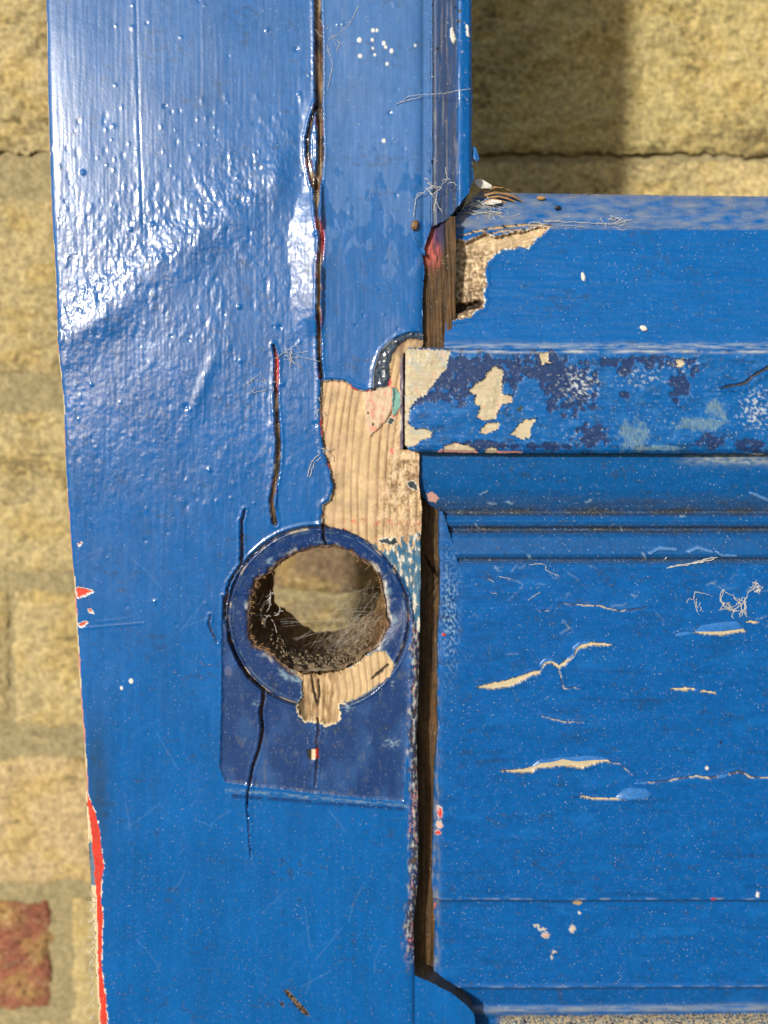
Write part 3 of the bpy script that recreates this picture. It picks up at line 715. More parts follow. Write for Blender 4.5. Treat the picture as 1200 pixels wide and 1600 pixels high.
# ------------------------------------------------------------------ rail moulding above the ledge
CHIP = [(700, 374), (716, 376), (729, 379), (745, 372), (758, 365), (775, 371), (800, 364), (817, 362), (840, 355), (858, 355), (846, 366), (837, 371), (825, 387), (812, 384), (800, 387), (786, 388), (775, 394), (762, 408), (755, 420),
        (757, 432), (758, 446), (752, 460), (756, 470), (754, 479), (745, 482), (733, 494), (715, 497), (694, 503), (694, 467), (694, 417)]
def rail_field(X, Y):
    B = np.interp(Y, [296, 303, 308, 316, 334, 350, 354, 358, 380, 540, 560], [-110, -84, -70, -62, -50, -44, -44, -40, -36, -10, -8])
    h = 1.0*fbm(X, Y, 120, 60, 2, 601)+1.5*fbm(X, Y, 80, 13, 3, 602)*sstep(360, 400, Y)+.12*fbm(X, Y, 9, 6, 3, 603)
    h += .8*spots(X, Y, 150, (700, 1240, 300, 545), 1.3, 3, 604)+.16*perlin(X/60, Y/3.6, 599)+.10*perlin(X/26, Y/2., 598)
    h -= 1.6*np.exp(-((Y-356-.006*(X-700))/1.8)**2)
    col = np.empty(X.shape+(3,)); col[:] = BLUE*1.02
    col *= (1+.12*fbm(X, Y, 70, 22, 3, 605))[..., None]
    col = grime(col, X, Y, 615, .8)
    # paler, greyer upper bead
    dm = np.clip((1-sstep(350, 362, Y))*(.34+.7*fbm(X, Y, 34, 9, 3, 606)), 0, .75)
    col = mixc(col, C(.22, .24, .26), dm)
    gr = np.exp(-((Y-356)/2.6)**2)*np.clip(.5+fbm(X, Y, 20, 4, 3, 607)*1.5, 0, 1); col = mixc(col, C(.22, .23, .23), gr*.6)
    gr = np.exp(-((Y-541)/5.)**2)*np.clip(.5+fbm(X, Y, 30, 4, 3, 608)*1.5, 0, 1); col = mixc(col, C(.32, .36, .38), gr*.7)
    sp = spots(X, Y, 500, (690, 1240, 300, 545), .5, 1.2, 609)
    col = mixc(col, C(.55, .58, .6), np.clip(sp-.55, 0, 1)*.9); col = mixc(col, DARK, np.clip(-sp-.6, 0, 1)*1.5)
    rough = .23+.10*fbm(X, Y, 40, 20, 2, 610)+.25*dm
    # grime near the torn corner
    d = np.exp(-((X-735)/50.)**2-((Y-335)/18.)**2); col = mixc(col, C(.20, .19, .18), d*np.clip(.4+fbm(X, Y, 12, 5, 3, 611)*1.6, 0, .9))
    cls = np.zeros(X.shape, int)
    # fissures in the paint above the chip
    for pts in ([(716, 371, 1), (740, 362, 1.8), (780, 355, 2), (820, 351, 1.6), (862, 352, .8)], [(745, 370, 1), (790, 360, 1.6), (840, 358, 1)]):
        r_, q_, _ = ldist(X, Y, pts, 1.4, 7, 612)
        m = sstep(.8, -.8, q_); col = mixc(col, np.where((fbm(X, Y, 14, 5, 2, 613) > -.1)[..., None], C(.42, .30, .16), DARK*1.5), m); h -= 2.5*m
    s = psdf(X, Y, CHIP, 1.3, 8, 621)
    m = s > 0
    # torn fibre of the timber
    ang = sstep(400, 372, Y)
    fbv = perlin((Y+.28*(X-700))/1.9, X/34., 622)*ang + (1-ang)*(perlin(Y/2.6, X/24., 623)+.4*perlin(X/3., Y/14., 627))
    rots = fbm(X, Y, 6, 6, 3, 624)
    wc = mixc(C(.46, .345, .21)*(1+.45*fbv)[..., None], C(.11, .07, .04), np.clip((1-ang)*(.30+rots*1.5)+sstep(430, 470, Y)*.45, 0, .95))
    wc = mixc(wc, C(.62, .52, .38), np.clip(rots*-2-.1, 0, .7))
    wh = -5-8*sstep(0, 16, s)*(1-ang)-3*ang+1.6*fbv+2.6*rots*(1-ang)-10*sstep(455, 470, Y)*sstep(715, 700, X)
    cav = psdf(X, Y, [(696, 470), (715, 473), (735, 471), (750, 466), (755, 474), (748, 481), (728, 484), (712, 489), (696, 488)], 1.2, 5, 625)
    cm = sstep(-1, 1.5, cav); wc = mixc(wc, DARK*.8, cm*.9); wh = wh-16*cm
    rimm = (s <= 0) & (s > -2.4-2*fbm(X, Y, 9, 9, 2, 626)); col = np.where(rimm[..., None], np.where((rots > 0)[..., None], WHITE*.8, C(.25, .16, .09)), col); h = np.where(rimm, h+.6, h)
    h += 1.3*np.exp(-((s+5)/3.)**2)*(s < 0)
    col = np.where(m[..., None], wc, col); h = np.where(m, wh, h); rough = np.where(m, .75, rough)
    cls = np.where(m, 1, cls)
    return dict(base=B, h=h, col=np.clip(col, 0, 1), rough=np.clip(rough, .08, 1), cls=cls)
RAIL = [(815, 302), (900, 303), (1200, 307), (2600, 308), (2600, 562), (694, 562), (694, 538), (699, 470), (700, 400), (700, 352), (706, 344), (724, 325), (742, 306), (752, 297), (770, 300)]
rail = relief([('rail', M_PAINT, None, 0), ('bare_wood', M_OLDWOOD, 'frayed bare wood in a chip at the corner of the rail', 1)],
              (690, 1240, 292, 562), 1.5, rail_field, door, lambda X, Y: psdf(X, Y, RAIL, .7, 8, 630), back=-170, skirt_col=C(.16, .11, .07), ext=(0, 1200, 0, 0))
rail[1].parent = rail[0]; rail = rail[0]

# ------------------------------------------------------------------ ledge
def _b(): pass
def blob(X, Y, cx, cy, rx, ry, seed, k=1.2, s1=14):
    return 1-((X-cx)/rx)**2-((Y-cy)/ry)**2 + k*fbm(X, Y, s1, s1, 4, seed)*1.6
CR = [[(630, 544), (704, 548), (696, 577), (678, 598), (665, 616), (652, 623), (641, 636), (637, 660), (647, 670), (665, 671), (676, 675), (673, 684), (658, 686), (650, 696), (630, 699)],
      [(774, 572), (787, 579), (784, 598), (784, 616), (800, 618), (800, 629), (784, 631), (776, 647), (774, 655), (756, 657), (745, 652), (751, 636), (740, 629), (744, 616), (732, 613), (743, 600), (758, 592), (761, 582)],
      [(761, 661), (780, 660), (779, 670), (761, 678), (748, 675)],
      [(820, 655), (838, 654), (828, 670), (828, 683), (815, 686), (797, 678), (807, 670), (812, 662)],
      [(842, 551), (859, 551), (856, 561), (862, 569), (853, 566), (846, 570)],
      [(694, 697), (712, 692), (730, 696), (744, 703), (744, 712), (690, 712)], [(758, 702), (768, 698), (780, 704), (780, 712), (756, 712)], [(1056, 562), (1066, 560), (1070, 570), (1060, 574)]]
def ledge_field(X, Y):
    B = np.interp(Y, [538, 544, 547, 551, 560, 696, 703, 707, 712], [8, 14, 19, 22, 23, 23, 21, 16, 10])
    h = 1.6*fbm(X, Y, 110, 60, 2, 701)+.35*fbm(X, Y, 16, 8, 3, 702)+.10*fbm(X, Y, 4, 4, 2, 703)+.22*perlin(X/55, Y/3.4, 699)+.16*perlin(X/24, Y/2.2, 698)
    h -= 5*np.exp(-np.clip(X-634, 0, 99)/3.)
    h += .9*spots(X, Y, 80, (640, 1240, 550, 700), 1.2, 3, 704)
    col = np.empty(X.shape+(3,)); col[:] = BLUE*.98
    col *= (1+.16*fbm(X, Y, 50, 30, 3, 705))[..., None]
    rough = .30+.08*fbm(X, Y, 20, 20, 2, 706)
    col = grime(col, X, Y, 707, 1.)
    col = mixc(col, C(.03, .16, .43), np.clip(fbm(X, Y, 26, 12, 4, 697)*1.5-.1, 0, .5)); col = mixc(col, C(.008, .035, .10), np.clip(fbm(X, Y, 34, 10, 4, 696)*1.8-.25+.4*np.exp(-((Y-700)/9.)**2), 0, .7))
    # navy undercoat showing through the worn top coat
    nv = np.full(X.shape, -9.)
    for (cx, cy, rx, ry, sd) in ((745, 590, 72, 48, 1), (690, 600, 45, 40, 2), (845, 575, 60, 28, 3), (890, 608, 50, 44, 4), (652, 590, 18, 60, 5), (978, 580, 16, 9, 6), (1062, 605, 20, 27, 7), (976, 617, 10, 6, 8), (1110, 690, 24, 14, 9), (925, 682, 32, 20, 10), (1175, 696, 26, 12, 11), (1010, 566, 90, 10, 12), (760, 696, 60, 9, 13), (860, 697, 50, 7, 14), (1085, 580, 14, 9, 15)):
        nv = np.maximum(nv, blob(X, Y, cx, cy, rx, ry, 710+sd))
    blk = blob(X, Y, 690, 655, 46, 34, 730, .6)
    m = sstep(.25, .42, nv)*(1-sstep(.1, .3, blk))
    nc = C(.012, .030, .105)*(1+.5*fbm(X, Y, 6, 6, 3, 731))[..., None]
    col = mixc(col, nc, m*.92); h -= .9*m; rough = rough+.12*m
    # chalky white and pale blue wear
    ch = np.maximum.reduce([np.exp(-((X-905)/42)**2-((Y-600)/34)**2), np.exp(-((X-1180)/34)**2-((Y-640)/45)**2), np.exp(-((X-1000)/60)**2-((Y-590)/22)**2)*.8, np.exp(-((X-1060)/60)**2-((Y-570)/20)**2)*.7, np.exp(-((X-900)/30)**2-((Y-685)/18)**2)*.6, .32+0*X])
    cn = fbm(X, Y, 7, 6, 4, 732)+.3*fbm(X, Y, 2.8, 2.6, 2, 733)
    cm = np.clip((cn-.42+.5*ch)*3.2, 0, 1)*ch
    col = mixc(col, C(.50, .56, .60), cm*.85); h += cm*.5; rough = rough+.2*cm
    for (cx, cy, rx, ry) in ((990, 680, 26, 26), (1095, 662, 45, 12), (1120, 640, 18, 16), (1030, 700, 40, 5)):
        q = np.clip(blob(X, Y, cx, cy, rx, ry, 740, .8)*2, 0, 1); col = mixc(col, C(.17, .27, .30), q*.6*(.8+fbm(X, Y, 3, 9, 2, 741)))
    col = mixc(col, C(.45, .47, .46), np.exp(-((Y-549)/2.6)**2)*np.clip(.45+fbm(X, Y, 40, 5, 3, 742)*1.4, 0, .85))
    sp = spots(X, Y, 220, (640, 1240, 550, 700), .6, 1.4, 743); col = mixc(col, WHITE*.85, np.clip(sp-.5, 0, 1)*1.2); col = mixc(col, DARK, np.clip(-sp-.5, 0, 1)*1.5)
    col = mixc(col, C(.03, .05, .06), psdf(X, Y, [(806, 640), (814, 634), (819, 636), (812, 644)], .5, 4, 744) > 0)
    # cream patches
    s = np.full(X.shape, -99.)
    for k, pl in enumerate(CR): s = np.maximum(s, psdf(X, Y, pl, 1.7, 4.5, 750+k))
    m = s > 0
    cc = C(.46, .40, .275)*(1+.18*fbm(X, Y, 20, 3, 3, 760)+.14*fbm(X, Y, 3, 3, 2, 759))[..., None]
    cc = mixc(cc, C(.20, .18, .15), np.clip(fbm(X, Y, 9, 5, 3, 758)*2-.45+.6*np.exp(-np.clip(s, 0, 99)/1.6), 0, .6))
    cc = mixc(cc, C(.36, .40, .38), np.clip(fbm(X, Y, 22, 14, 3, 761)*1.8, 0, .6)*(X < 720))
    cc = mixc(cc, C(.55, .30, .22), np.clip(fbm(X, Y, 14, 10, 3, 762)*1.8-.3, 0, .5))
    col = np.where(m[..., None], cc, col); h = np.where(m, h-2.2+.5*fbm(X, Y, 14, 2.2, 3, 763), h); rough = np.where(m, .6, rough)
    m = (s <= 0) & (s > -1.3); col = np.where(m[..., None], col*.45, col); h = np.where(m, h+.5, h)
    pk = psdf(X, Y, [(685, 702), (710, 704), (744, 705), (750, 712), (685, 712)], .8, 6, 764); pk = np.maximum(pk, psdf(X, Y, [(775, 705), (812, 704), (820, 712), (775, 712)], .8, 6, 765))
    col = np.where((pk > 0)[..., None], C(.55, .27, .25), col)
    # crack with a lifted edge at the right
    r_, q_, side = ldist(X, Y, [(1128, 606, .6), (1142, 603, 1.8), (1165, 599, 2.6), (1178, 587, 2.2), (1200, 575, 2.4), (1240, 560, 2)], .9, 7, 766)
    m = sstep(.8, -.8, q_); col = mixc(col, C(.05, .05, .045), m); h -= 6*m; h += 2.4*np.exp(-((q_-4)/5.)**2)*(q_ > 0)*(side < 0)
    return dict(base=B, h=h, col=np.clip(col, 0, 1), rough=np.clip(rough, .08, 1))
LEDGE = [(634, 547), (639, 543), (700, 544), (900, 545), (2600, 547), (2600, 710), (900, 708), (760, 708), (650, 706), (638, 703), (633, 696), (633, 620)]
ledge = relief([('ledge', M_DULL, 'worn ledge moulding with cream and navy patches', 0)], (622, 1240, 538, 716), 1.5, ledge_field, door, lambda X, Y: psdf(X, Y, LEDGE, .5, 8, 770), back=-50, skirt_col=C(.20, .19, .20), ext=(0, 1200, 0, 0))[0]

# ------------------------------------------------------------------ cove and beads below the ledge
CP_Y = [690, 708, 716, 740, 765, 785, 795, 799, 802, 806, 814, 822, 826, 829, 833, 840, 866, 871, 875, 878, 890]
CP_B = [-12, -13, -13, -15, -20, -28, -34, -38, -37, -29, -23, -26, -37, -36, -29, -23, -17, -20, -28, -24, -20]
def cove_field(X, Y):
    B = np.interp(Y, CP_Y, CP_B)
    h = .5*fbm(X, Y, 80, 40, 2, 801)+.10*fbm(X, Y, 10, 6, 3, 802)+.5*spots(X, Y, 90, (660, 1240, 712, 880), 1.2, 3, 803)
    col = np.empty(X.shape+(3,)); col[:] = BLUE2
    col *= (1+.10*fbm(X, Y, 60, 20, 3, 804))[..., None]
    grit = fbm(X, Y, 2.6, 2.0, 2, 805)
    col = grime(col, X, Y, 815, 1.)
    g = sum(a*np.exp(-((Y-y_)/w_)**2) for (y_, w_, a) in ((800, 6, 1.), (827, 6.5, 1.1), (786, 12, .5), (875, 4.5, .8), (852, 16, .12)))  # dark bands in the hollows: painted shade together with grit
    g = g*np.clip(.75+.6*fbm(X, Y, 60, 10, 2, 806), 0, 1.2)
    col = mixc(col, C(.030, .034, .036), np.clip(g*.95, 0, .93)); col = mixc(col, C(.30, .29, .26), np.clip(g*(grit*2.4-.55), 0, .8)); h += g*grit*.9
    col = mixc(col, C(.28, .33, .32), np.clip(np.exp(-((Y-718)/8.)**2)*sstep(1040, 1120, X)*(.5+fbm(X, Y, 12, 6, 3, 807)), 0, .7))
    for k in range(12):
        r0 = np.random.RandomState(700+k); a, b_ = r0.uniform(680, 1200), r0.uniform(720, 878); an = r0.uniform(0, 3.1); L_ = r0.uniform(4, 16)
        r_, q_, _ = ldist(X, Y, [(a, b_, .5), (a+L_*math.cos(an), b_+L_*math.sin(an)*.6, .5)], 1.5, 5, k)
        m = np.exp(-np.clip(q_, 0, 9)**2/.9); col = mixc(col, C(.30, .42, .55), m*.5); h += m*.7
    # lifted curls of paint
    for pts in ([(1016, 864, 1.3), (1030, 856, 1.6), (1056, 858, 1.2)], [(1075, 862, 1.2), (1090, 855, 1.5), (1112, 862, 1.2)], [(1120, 862, 1), (1128, 868, 1.2), (1150, 868, .8)], [(1172, 770, 1), (1186, 776, 1.5), (1210, 786, 1.2)]):
        r_, q_, _ = ldist(X, Y, pts, .8, 7, 811); m = np.exp(-np.clip(q_, 0, 9)**2/1.2); h += 3*m; col = mixc(col, C(.12, .27, .55), m*.6)
    m = sstep(-.5, .5, psdf(X, Y, [(666, 772), (676, 768), (686, 778), (680, 786), (670, 782)], 1, 4, 812)); col = mixc(col, C(.50, .28, .24), m)
    sp = spots(X, Y, 500, (650, 1240, 712, 880), .7, 1.5, 813); col = mixc(col, C(.45, .5, .55), np.clip(sp-.5, 0, 1)*1.2)
    rough = .30+.3*np.clip(g, 0, 1)+.05*fbm(X, Y, 20, 10, 2, 814)
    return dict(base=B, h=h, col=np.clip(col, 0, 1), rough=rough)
COVE = [(650, 690), (649, 735), (653, 758), (661, 777), (672, 790), (688, 799), (695, 813), (702, 830), (709, 855), (714, 884), (2600, 886), (2600, 690)]
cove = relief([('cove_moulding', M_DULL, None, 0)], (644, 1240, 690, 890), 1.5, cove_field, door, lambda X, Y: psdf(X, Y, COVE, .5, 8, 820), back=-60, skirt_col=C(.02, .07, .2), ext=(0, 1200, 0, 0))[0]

# ------------------------------------------------------------------ panel
def pz(l): return [(700+a/2.4, 800+b/2.4) for a, b in l]
C1 = pz([(105, 657), (170, 640), (220, 630), (280, 610), (320, 595), (345, 595), (345, 570), (360, 553), (385, 550), (410, 565), (415, 575), (450, 550), (470, 530), (470, 510), (490, 492), (520, 487), (580, 490), (640, 500), (590, 503), (540, 503), (500, 512), (480, 525), (470, 545), (445, 570), (415, 588), (390, 570), (365, 572), (350, 590), (345, 610), (310, 615), (290, 630), (240, 655), (170, 665), (112, 663)])
C2 = pz([(200, 970), (280, 965), (310, 955), (345, 935), (400, 930), (430, 922), (480, 932), (540, 925), (590, 925), (612, 940), (570, 940), (530, 955), (500, 965), (460, 955), (410, 955), (370, 960), (330, 965), (315, 978), (280, 978), (200, 975)])
C3 = pz([(920, 438), (960, 438), (1020, 436), (1080, 430), (1112, 430), (1114, 450), (1070, 457), (1020, 465), (960, 460), (925, 455)])
C4 = pz([(830, 664), (880, 658), (925, 660), (925, 668), (870, 671)]); C4b = pz([(935, 672), (960, 668), (1005, 676), (1003, 682), (960, 678)])
C5 = pz([(465, 1070), (510, 1062), (540, 1072), (640, 1072), (755, 1066), (740, 1076), (600, 1081), (540, 1080), (510, 1072)])
C8 = pz([(1112, 410), (1140, 407), (1165, 414), (1150, 420), (1120, 418)])
LN = [(pz([(725, 1015), (800, 1012), (870, 1000), (930, 992), (980, 1000), (1050, 985), (1090, 972), (1140, 995), (1200, 998), (1300, 1005)]), 1.5),
      (pz([(415, 340), (450, 345), (500, 350), (570, 352), (640, 372), (700, 365), (745, 358)]), 1.1), (pz([(610, 940), (640, 945), (665, 962), (690, 987)]), .7),
      (pz([(415, 588), (425, 625), (435, 662), (500, 660)]), .8), (pz([(340, 372), (385, 370)]), .7), (pz([(350, 765), (385, 775), (440, 788), (510, 788)]), .8), (pz([(855, 460), (880, 452), (918, 452)]), 1.2)]
def panel_field(X, Y):
    B = np.interp(Y, [780, 1404, 1407, 1409, 1412, 1536, 1543, 1547, 1570, 1580, 1588, 1592, 1700], [-20, -20, -19, -29, -30, -30, -27, -33, -43, -38, -44, -52, -52])
    h = 1.8*fbm(X, Y, 160, 60, 2, 901)+.20*fbm(X, Y, 22, 9, 3, 902)+.17*perlin(X/70, Y/4, 903)+.12*perlin(X/30, Y/2.2, 899)+.45*spots(X, Y, 260, (690, 1240, 880, 1640), 1.2, 2.8, 904)
    col = np.empty(X.shape+(3,)); col[:] = BLUE2*C(.9, 1.06, 1.12)
    col *= (1+.09*fbm(X, Y, 90, 30, 3, 905))[..., None]
    rough = .30+.06*fbm(X, Y, 30, 20, 2, 906)
    col = grime(col, X, Y, 916, .9)
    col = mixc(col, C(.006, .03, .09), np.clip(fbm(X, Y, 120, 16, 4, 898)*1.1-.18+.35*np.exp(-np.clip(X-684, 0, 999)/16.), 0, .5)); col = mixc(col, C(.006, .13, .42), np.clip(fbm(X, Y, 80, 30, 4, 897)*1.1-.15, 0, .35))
    sp = spots(X, Y, 1100, (690, 1240, 880, 1640), .5, 1.1, 907); col = mixc(col, C(.45, .52, .58), np.clip(sp-.55, 0, 1)*.9); col = mixc(col, DARK, np.clip(-sp-.6, 0, 1)*1.2)
    # line where a lower board meets, with the slight overhang's shadow line painted dark
    for (y0_, k) in ((1408, 1.), (1545, .8)):
        yy = y0_ + (X-700)*(-.001 if y0_ > 1500 else 0)+.7*fbm(X, Y, 60, 60, 2, 908)
        h -= 1.4*np.exp(-((Y-yy)/1.4)**2); col = mixc(col, C(.012, .03, .07), np.exp(-((Y-yy)/1.3)**2)*.7)
        col = mixc(col, C(.25, .3, .36), np.exp(-((Y-yy+3)/1.3)**2)*np.clip(fbm(X, Y, 30, 30, 2, 909)*2, 0, .7)*k)
    dd = np.exp(-((Y-1577-.012*(X-900)*-1)/5.5)**2); col = mixc(col, C(.20, .23, .24), np.clip(dd*(.55+fbm(X, Y, 40, 5, 3, 910)), 0, .75))
    # peeled strip at the very bottom
    bm = sstep(1586, 1590, Y+.012*(X-780)+2*fbm(X, Y, 16, 8, 2, 911))*sstep(770, 790, X)*sstep(1640, 1625, Y)
    pk = fbm(X, Y, 8, 6, 3, 912)
    bc = np.where((pk > .24)[..., None], WHITE*.45, np.where((pk > .02)[..., None], C(.06, .09, .12), np.where((pk > -.25)[..., None], CREAM*.6, NAVY*.5)))
    col = mixc(col, bc, bm); h += bm*pk*3
    # webby skins and scratches on the upper part
    for k in range(30):
        r0 = np.random.RandomState(1300+k); a = r0.uniform(700, 1200); b_ = 880+abs(r0.normal(0, 55)) if k < 48 else r0.uniform(900, 1600); an = r0.normal(0, .5); L_ = r0.uniform(5, 26)
        r_, q_, _ = ldist(X, Y, [(a, b_, .4), (a+L_*.5, b_+L_*.5*math.sin(an)+r0.normal(0, 2), .5), (a+L_*math.cos(an), b_+L_*math.sin(an), .3)], 1.5, 6, k)
        m = np.exp(-np.clip(q_, 0, 9)**2/.7); col = mixc(col, C(.32, .42, .52), m*r0.uniform(.08, .3)); h += m*.8
    # chewed band beside the joint
    q = np.exp(-((X-703)/12.)**2)*np.exp(-((Y-955)/80.)**2)
    cn = fbm(X, Y, 4, 6, 3, 913); col = mixc(col, C(.25, .38, .50), np.clip(q*(cn*2.2+.1), 0, .7)); col = mixc(col, NAVY*.6, np.clip(q*(-cn*2.4), 0, .8)); h += q*cn*1.6
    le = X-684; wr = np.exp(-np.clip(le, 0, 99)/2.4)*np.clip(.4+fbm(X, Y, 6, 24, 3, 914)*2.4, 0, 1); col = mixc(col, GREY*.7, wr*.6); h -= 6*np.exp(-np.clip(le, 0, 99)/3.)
    for (a, b_, r1, r2, cc) in ((687, 1270, 3.6, 8, RED*.9), (687, 1290, 4, 5, C(.6, .35, .3)), (685, 1303, 3.5, 4, RED*.8), (694, 992, 4, 2, RED*.7), (680, 1418, 2.5, 5, PINK*.7), (1115, 1405, 4.5, 3, C(.4, .03, .03)), (902, 1410, 7, 3.2, C(.35, .26, .14)), (894, 1451, 4, 5, C(.5, .42, .33)), (1184, 1398, 2.5, 3.5, WHITE), (905, 1426, 2, 2, WHITE), (950, 1218, 0, 0, WHITE), (838, 1446, 5, 3, WHITE*.6), (847, 1452, 7, 3, WHITE*.6), (853, 1461, 5, 4, C(.5, .33, .25)), (866, 1487, 5, 3, C(.40, .38, .36)), (862, 1495, 2, 4, C(.40, .38, .36)), (1105, 1200, 2.4, 2.4, WHITE), (1126, 1160, 1.8, 2.6, DARK), (798, 848, 5, 9, C(.10, .06, .035))):
        if r1 == 0: continue
        d = 1-((X-a)/r1)**2-((Y-b_)/r2)**2+1.9*fbm(X, Y, 4, 4, 3, 915)
        m = sstep(0, .3, d); m2 = sstep(-.9, -.5, d)*(1-m); col = mixc(col, WHITE*.8, m2*(cc[0] > .45)*.7); col = mixc(col, cc, m); h += m*.7
    # cream slits where the skin of paint has split
    s = np.full(X.shape, -99.)
    for k, pl in enumerate((C1, C2, C3, C4, C4b, C5, C8)): s = np.maximum(s, psdf(X, Y, pl, .9, 6, 930+k)-.6)
    h += 1.2*np.exp(-((s+2.)/2.)**2)*(s < 0)*(.4+fbm(X, Y, 20, 20, 2, 947))
    m = s > 0; cc = C(.46, .39, .26)*(1+.14*fbm(X, Y, 8, 4, 3, 941))[..., None]
    col = np.where(m[..., None], cc, col); h = np.where(m, h-3.0, h); rough = np.where(m, .6, rough)
    e = (s <= 0) & (s > -1.1); col = np.where(e[..., None], np.where((fbm(X, Y, 14, 14, 2, 942) > .1)[..., None], C(.2, .16, .12), col*.6), col)  # dark edge round each split, doubling as its thin painted shadow
    for k, (pts, w_) in enumerate(LN):
        r_, q_, side = ldist(X, Y, [(a, b_, w_*(.5+.5*math.sin(math.pi*min(1, max(.08, i/(len(pts)-1.)))))) for i, (a, b_) in enumerate(pts)], 1.0, 7, 950+k)
        m = sstep(.6, -.6, q_); cc = np.where((fbm(X, Y, 22, 22, 2, 961+k) > -.05)[..., None], C(.42, .36, .26), C(.06, .05, .045))
        col = mixc(col, cc, m); h -= 2.5*m; h += 1.5*np.exp(-((q_-2.4)/2.4)**2)*(q_ > 0)*(side > 0)
    return dict(base=B, h=h, col=np.clip(col, 0, 1), rough=np.clip(rough, .08, 1))
PANEL = [(686, 798), (686, 850), (688, 900), (687, 950), (684, 1000), (684, 1150), (680, 1194), (677, 1287), (675, 1381), (680, 1444), (678, 1537), (683, 1545), (702, 1556), (721, 1571), (738, 1589), (747, 1660), (770, 2500), (2600, 2500), (2600, 883), (716, 881), (711, 860), (703, 835), (697, 815), (692, 800)]
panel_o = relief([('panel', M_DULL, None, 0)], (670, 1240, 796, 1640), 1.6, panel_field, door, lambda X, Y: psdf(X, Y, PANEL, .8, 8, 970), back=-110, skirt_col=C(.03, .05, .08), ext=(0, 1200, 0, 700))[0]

# raised lips of lifted paint on the panel (each its own little shell)
def lip(top, bot, h0, h1, mat, base=-20., parent=None, name='paint_flake', label=None, n=28):
    """shell between two curves: bottom edge lifted h1, top edge attached at h0"""
    top = np.array(top, float); bot = np.array(bot, float)
    def rs(p):
        d = np.concatenate([[0], np.cumsum(np.hypot(*(p[1:]-p[:-1]).T))]); t = np.linspace(0, d[-1], n)
        return np.interp(t, d, p[:, 0]), np.interp(t, d, p[:, 1])
    tx, ty = rs(top); bx, by = rs(bot); m = 7; V = []; 
    for side in (0, -1.1):
        for j in range(m):
            f = j/(m-1.); x = tx*(1-f)+bx*f; y = ty*(1-f)+by*f
            e = np.sin(np.linspace(0, math.pi, n))**.5
            hh = h0+(h1-h0)*(f**1.6)*e+.4*fbm(x, y, 7, 7, 2, 33)*f+side
            u, v = cast(x, y, base); V.append(np.stack([u*U, -(base+hh)*U, v*U], -1))
    V = np.concatenate(V); Q = []
    o2 = m*n
    for j in range(m-1):
        for i in range(n-1):
            a = j*n+i; Q.append((a, a+n, a+n+1, a+1)); a += o2; Q.append((a, a+1, a+n+1, a+n))
    for i in range(n-1):
        a = (m-1)*n+i; Q.append((a, a+o2, a+o2+1, a+1))
    me = bpy.data.meshes.new(name); me.from_pydata(V.tolist(), [], Q)
    for p in me.polygons: p.use_smooth = True
    o = link_mesh(name, me, mat, parent or panel_o)
    if label: o['label'] = label
    return o
lip(pz([(918, 446), (950, 425), (1010, 414), (1080, 409), (1112, 434)]), pz([(918, 446), (960, 444), (1020, 442), (1080, 436), (1113, 434)]), .6, 8, M_FLAKEB, label='curled blue paint flake lifting from the upper right of the panel')
lip(pz([(628, 1066), (650, 1040), (680, 1030), (740, 1036), (762, 1054)]), pz([(628, 1069), (660, 1072), (690, 1070), (740, 1068), (762, 1058)]), .6, 8, M_FLAKEB, label='curled blue paint flake lifting low on the panel')
lip(pz([(850, 462), (870, 450), (900, 448), (918, 450)]), pz([(850, 464), (875, 462), (900, 458), (918, 454)]), .6, 4, M_FLAKEB)
lip(pz([(425, 920), (480, 916), (540, 912), (595, 922)]), pz([(425, 924), (480, 932), (540, 926), (595, 927)]), .6, 4, M_FLAKEB)
lip(pz([(345, 593), (343, 568), (362, 548), (388, 546), (412, 562)]), pz([(349, 593), (349, 572), (364, 558), (388, 556), (408, 568)]), .4, 4, M_FLAKEB)
lip(pz([(440, 552), (465, 530), (466, 507), (490, 487), (530, 482)]), pz([(446, 553), (471, 532), (474, 512), (492, 495), (530, 490)]), .4, 4, M_FLAKEB)
lip(pz([(310, 952), (340, 930), (390, 925), (425, 918)]), pz([(316, 955), (345, 938), (392, 933), (428, 925)]), .4, 4, M_FLAKEB)
lip(pz([(700, 1016), (720, 1008), (750, 1006)]), pz([(700, 1018), (725, 1016), (750, 1012)]), .4, 3, M_FLAKEB)
lip(pz([(1010, 992), (1030, 980), (1050, 978)]), pz([(1010, 994), (1032, 992), (1052, 985)]), .4, 4, M_FLAKEB)

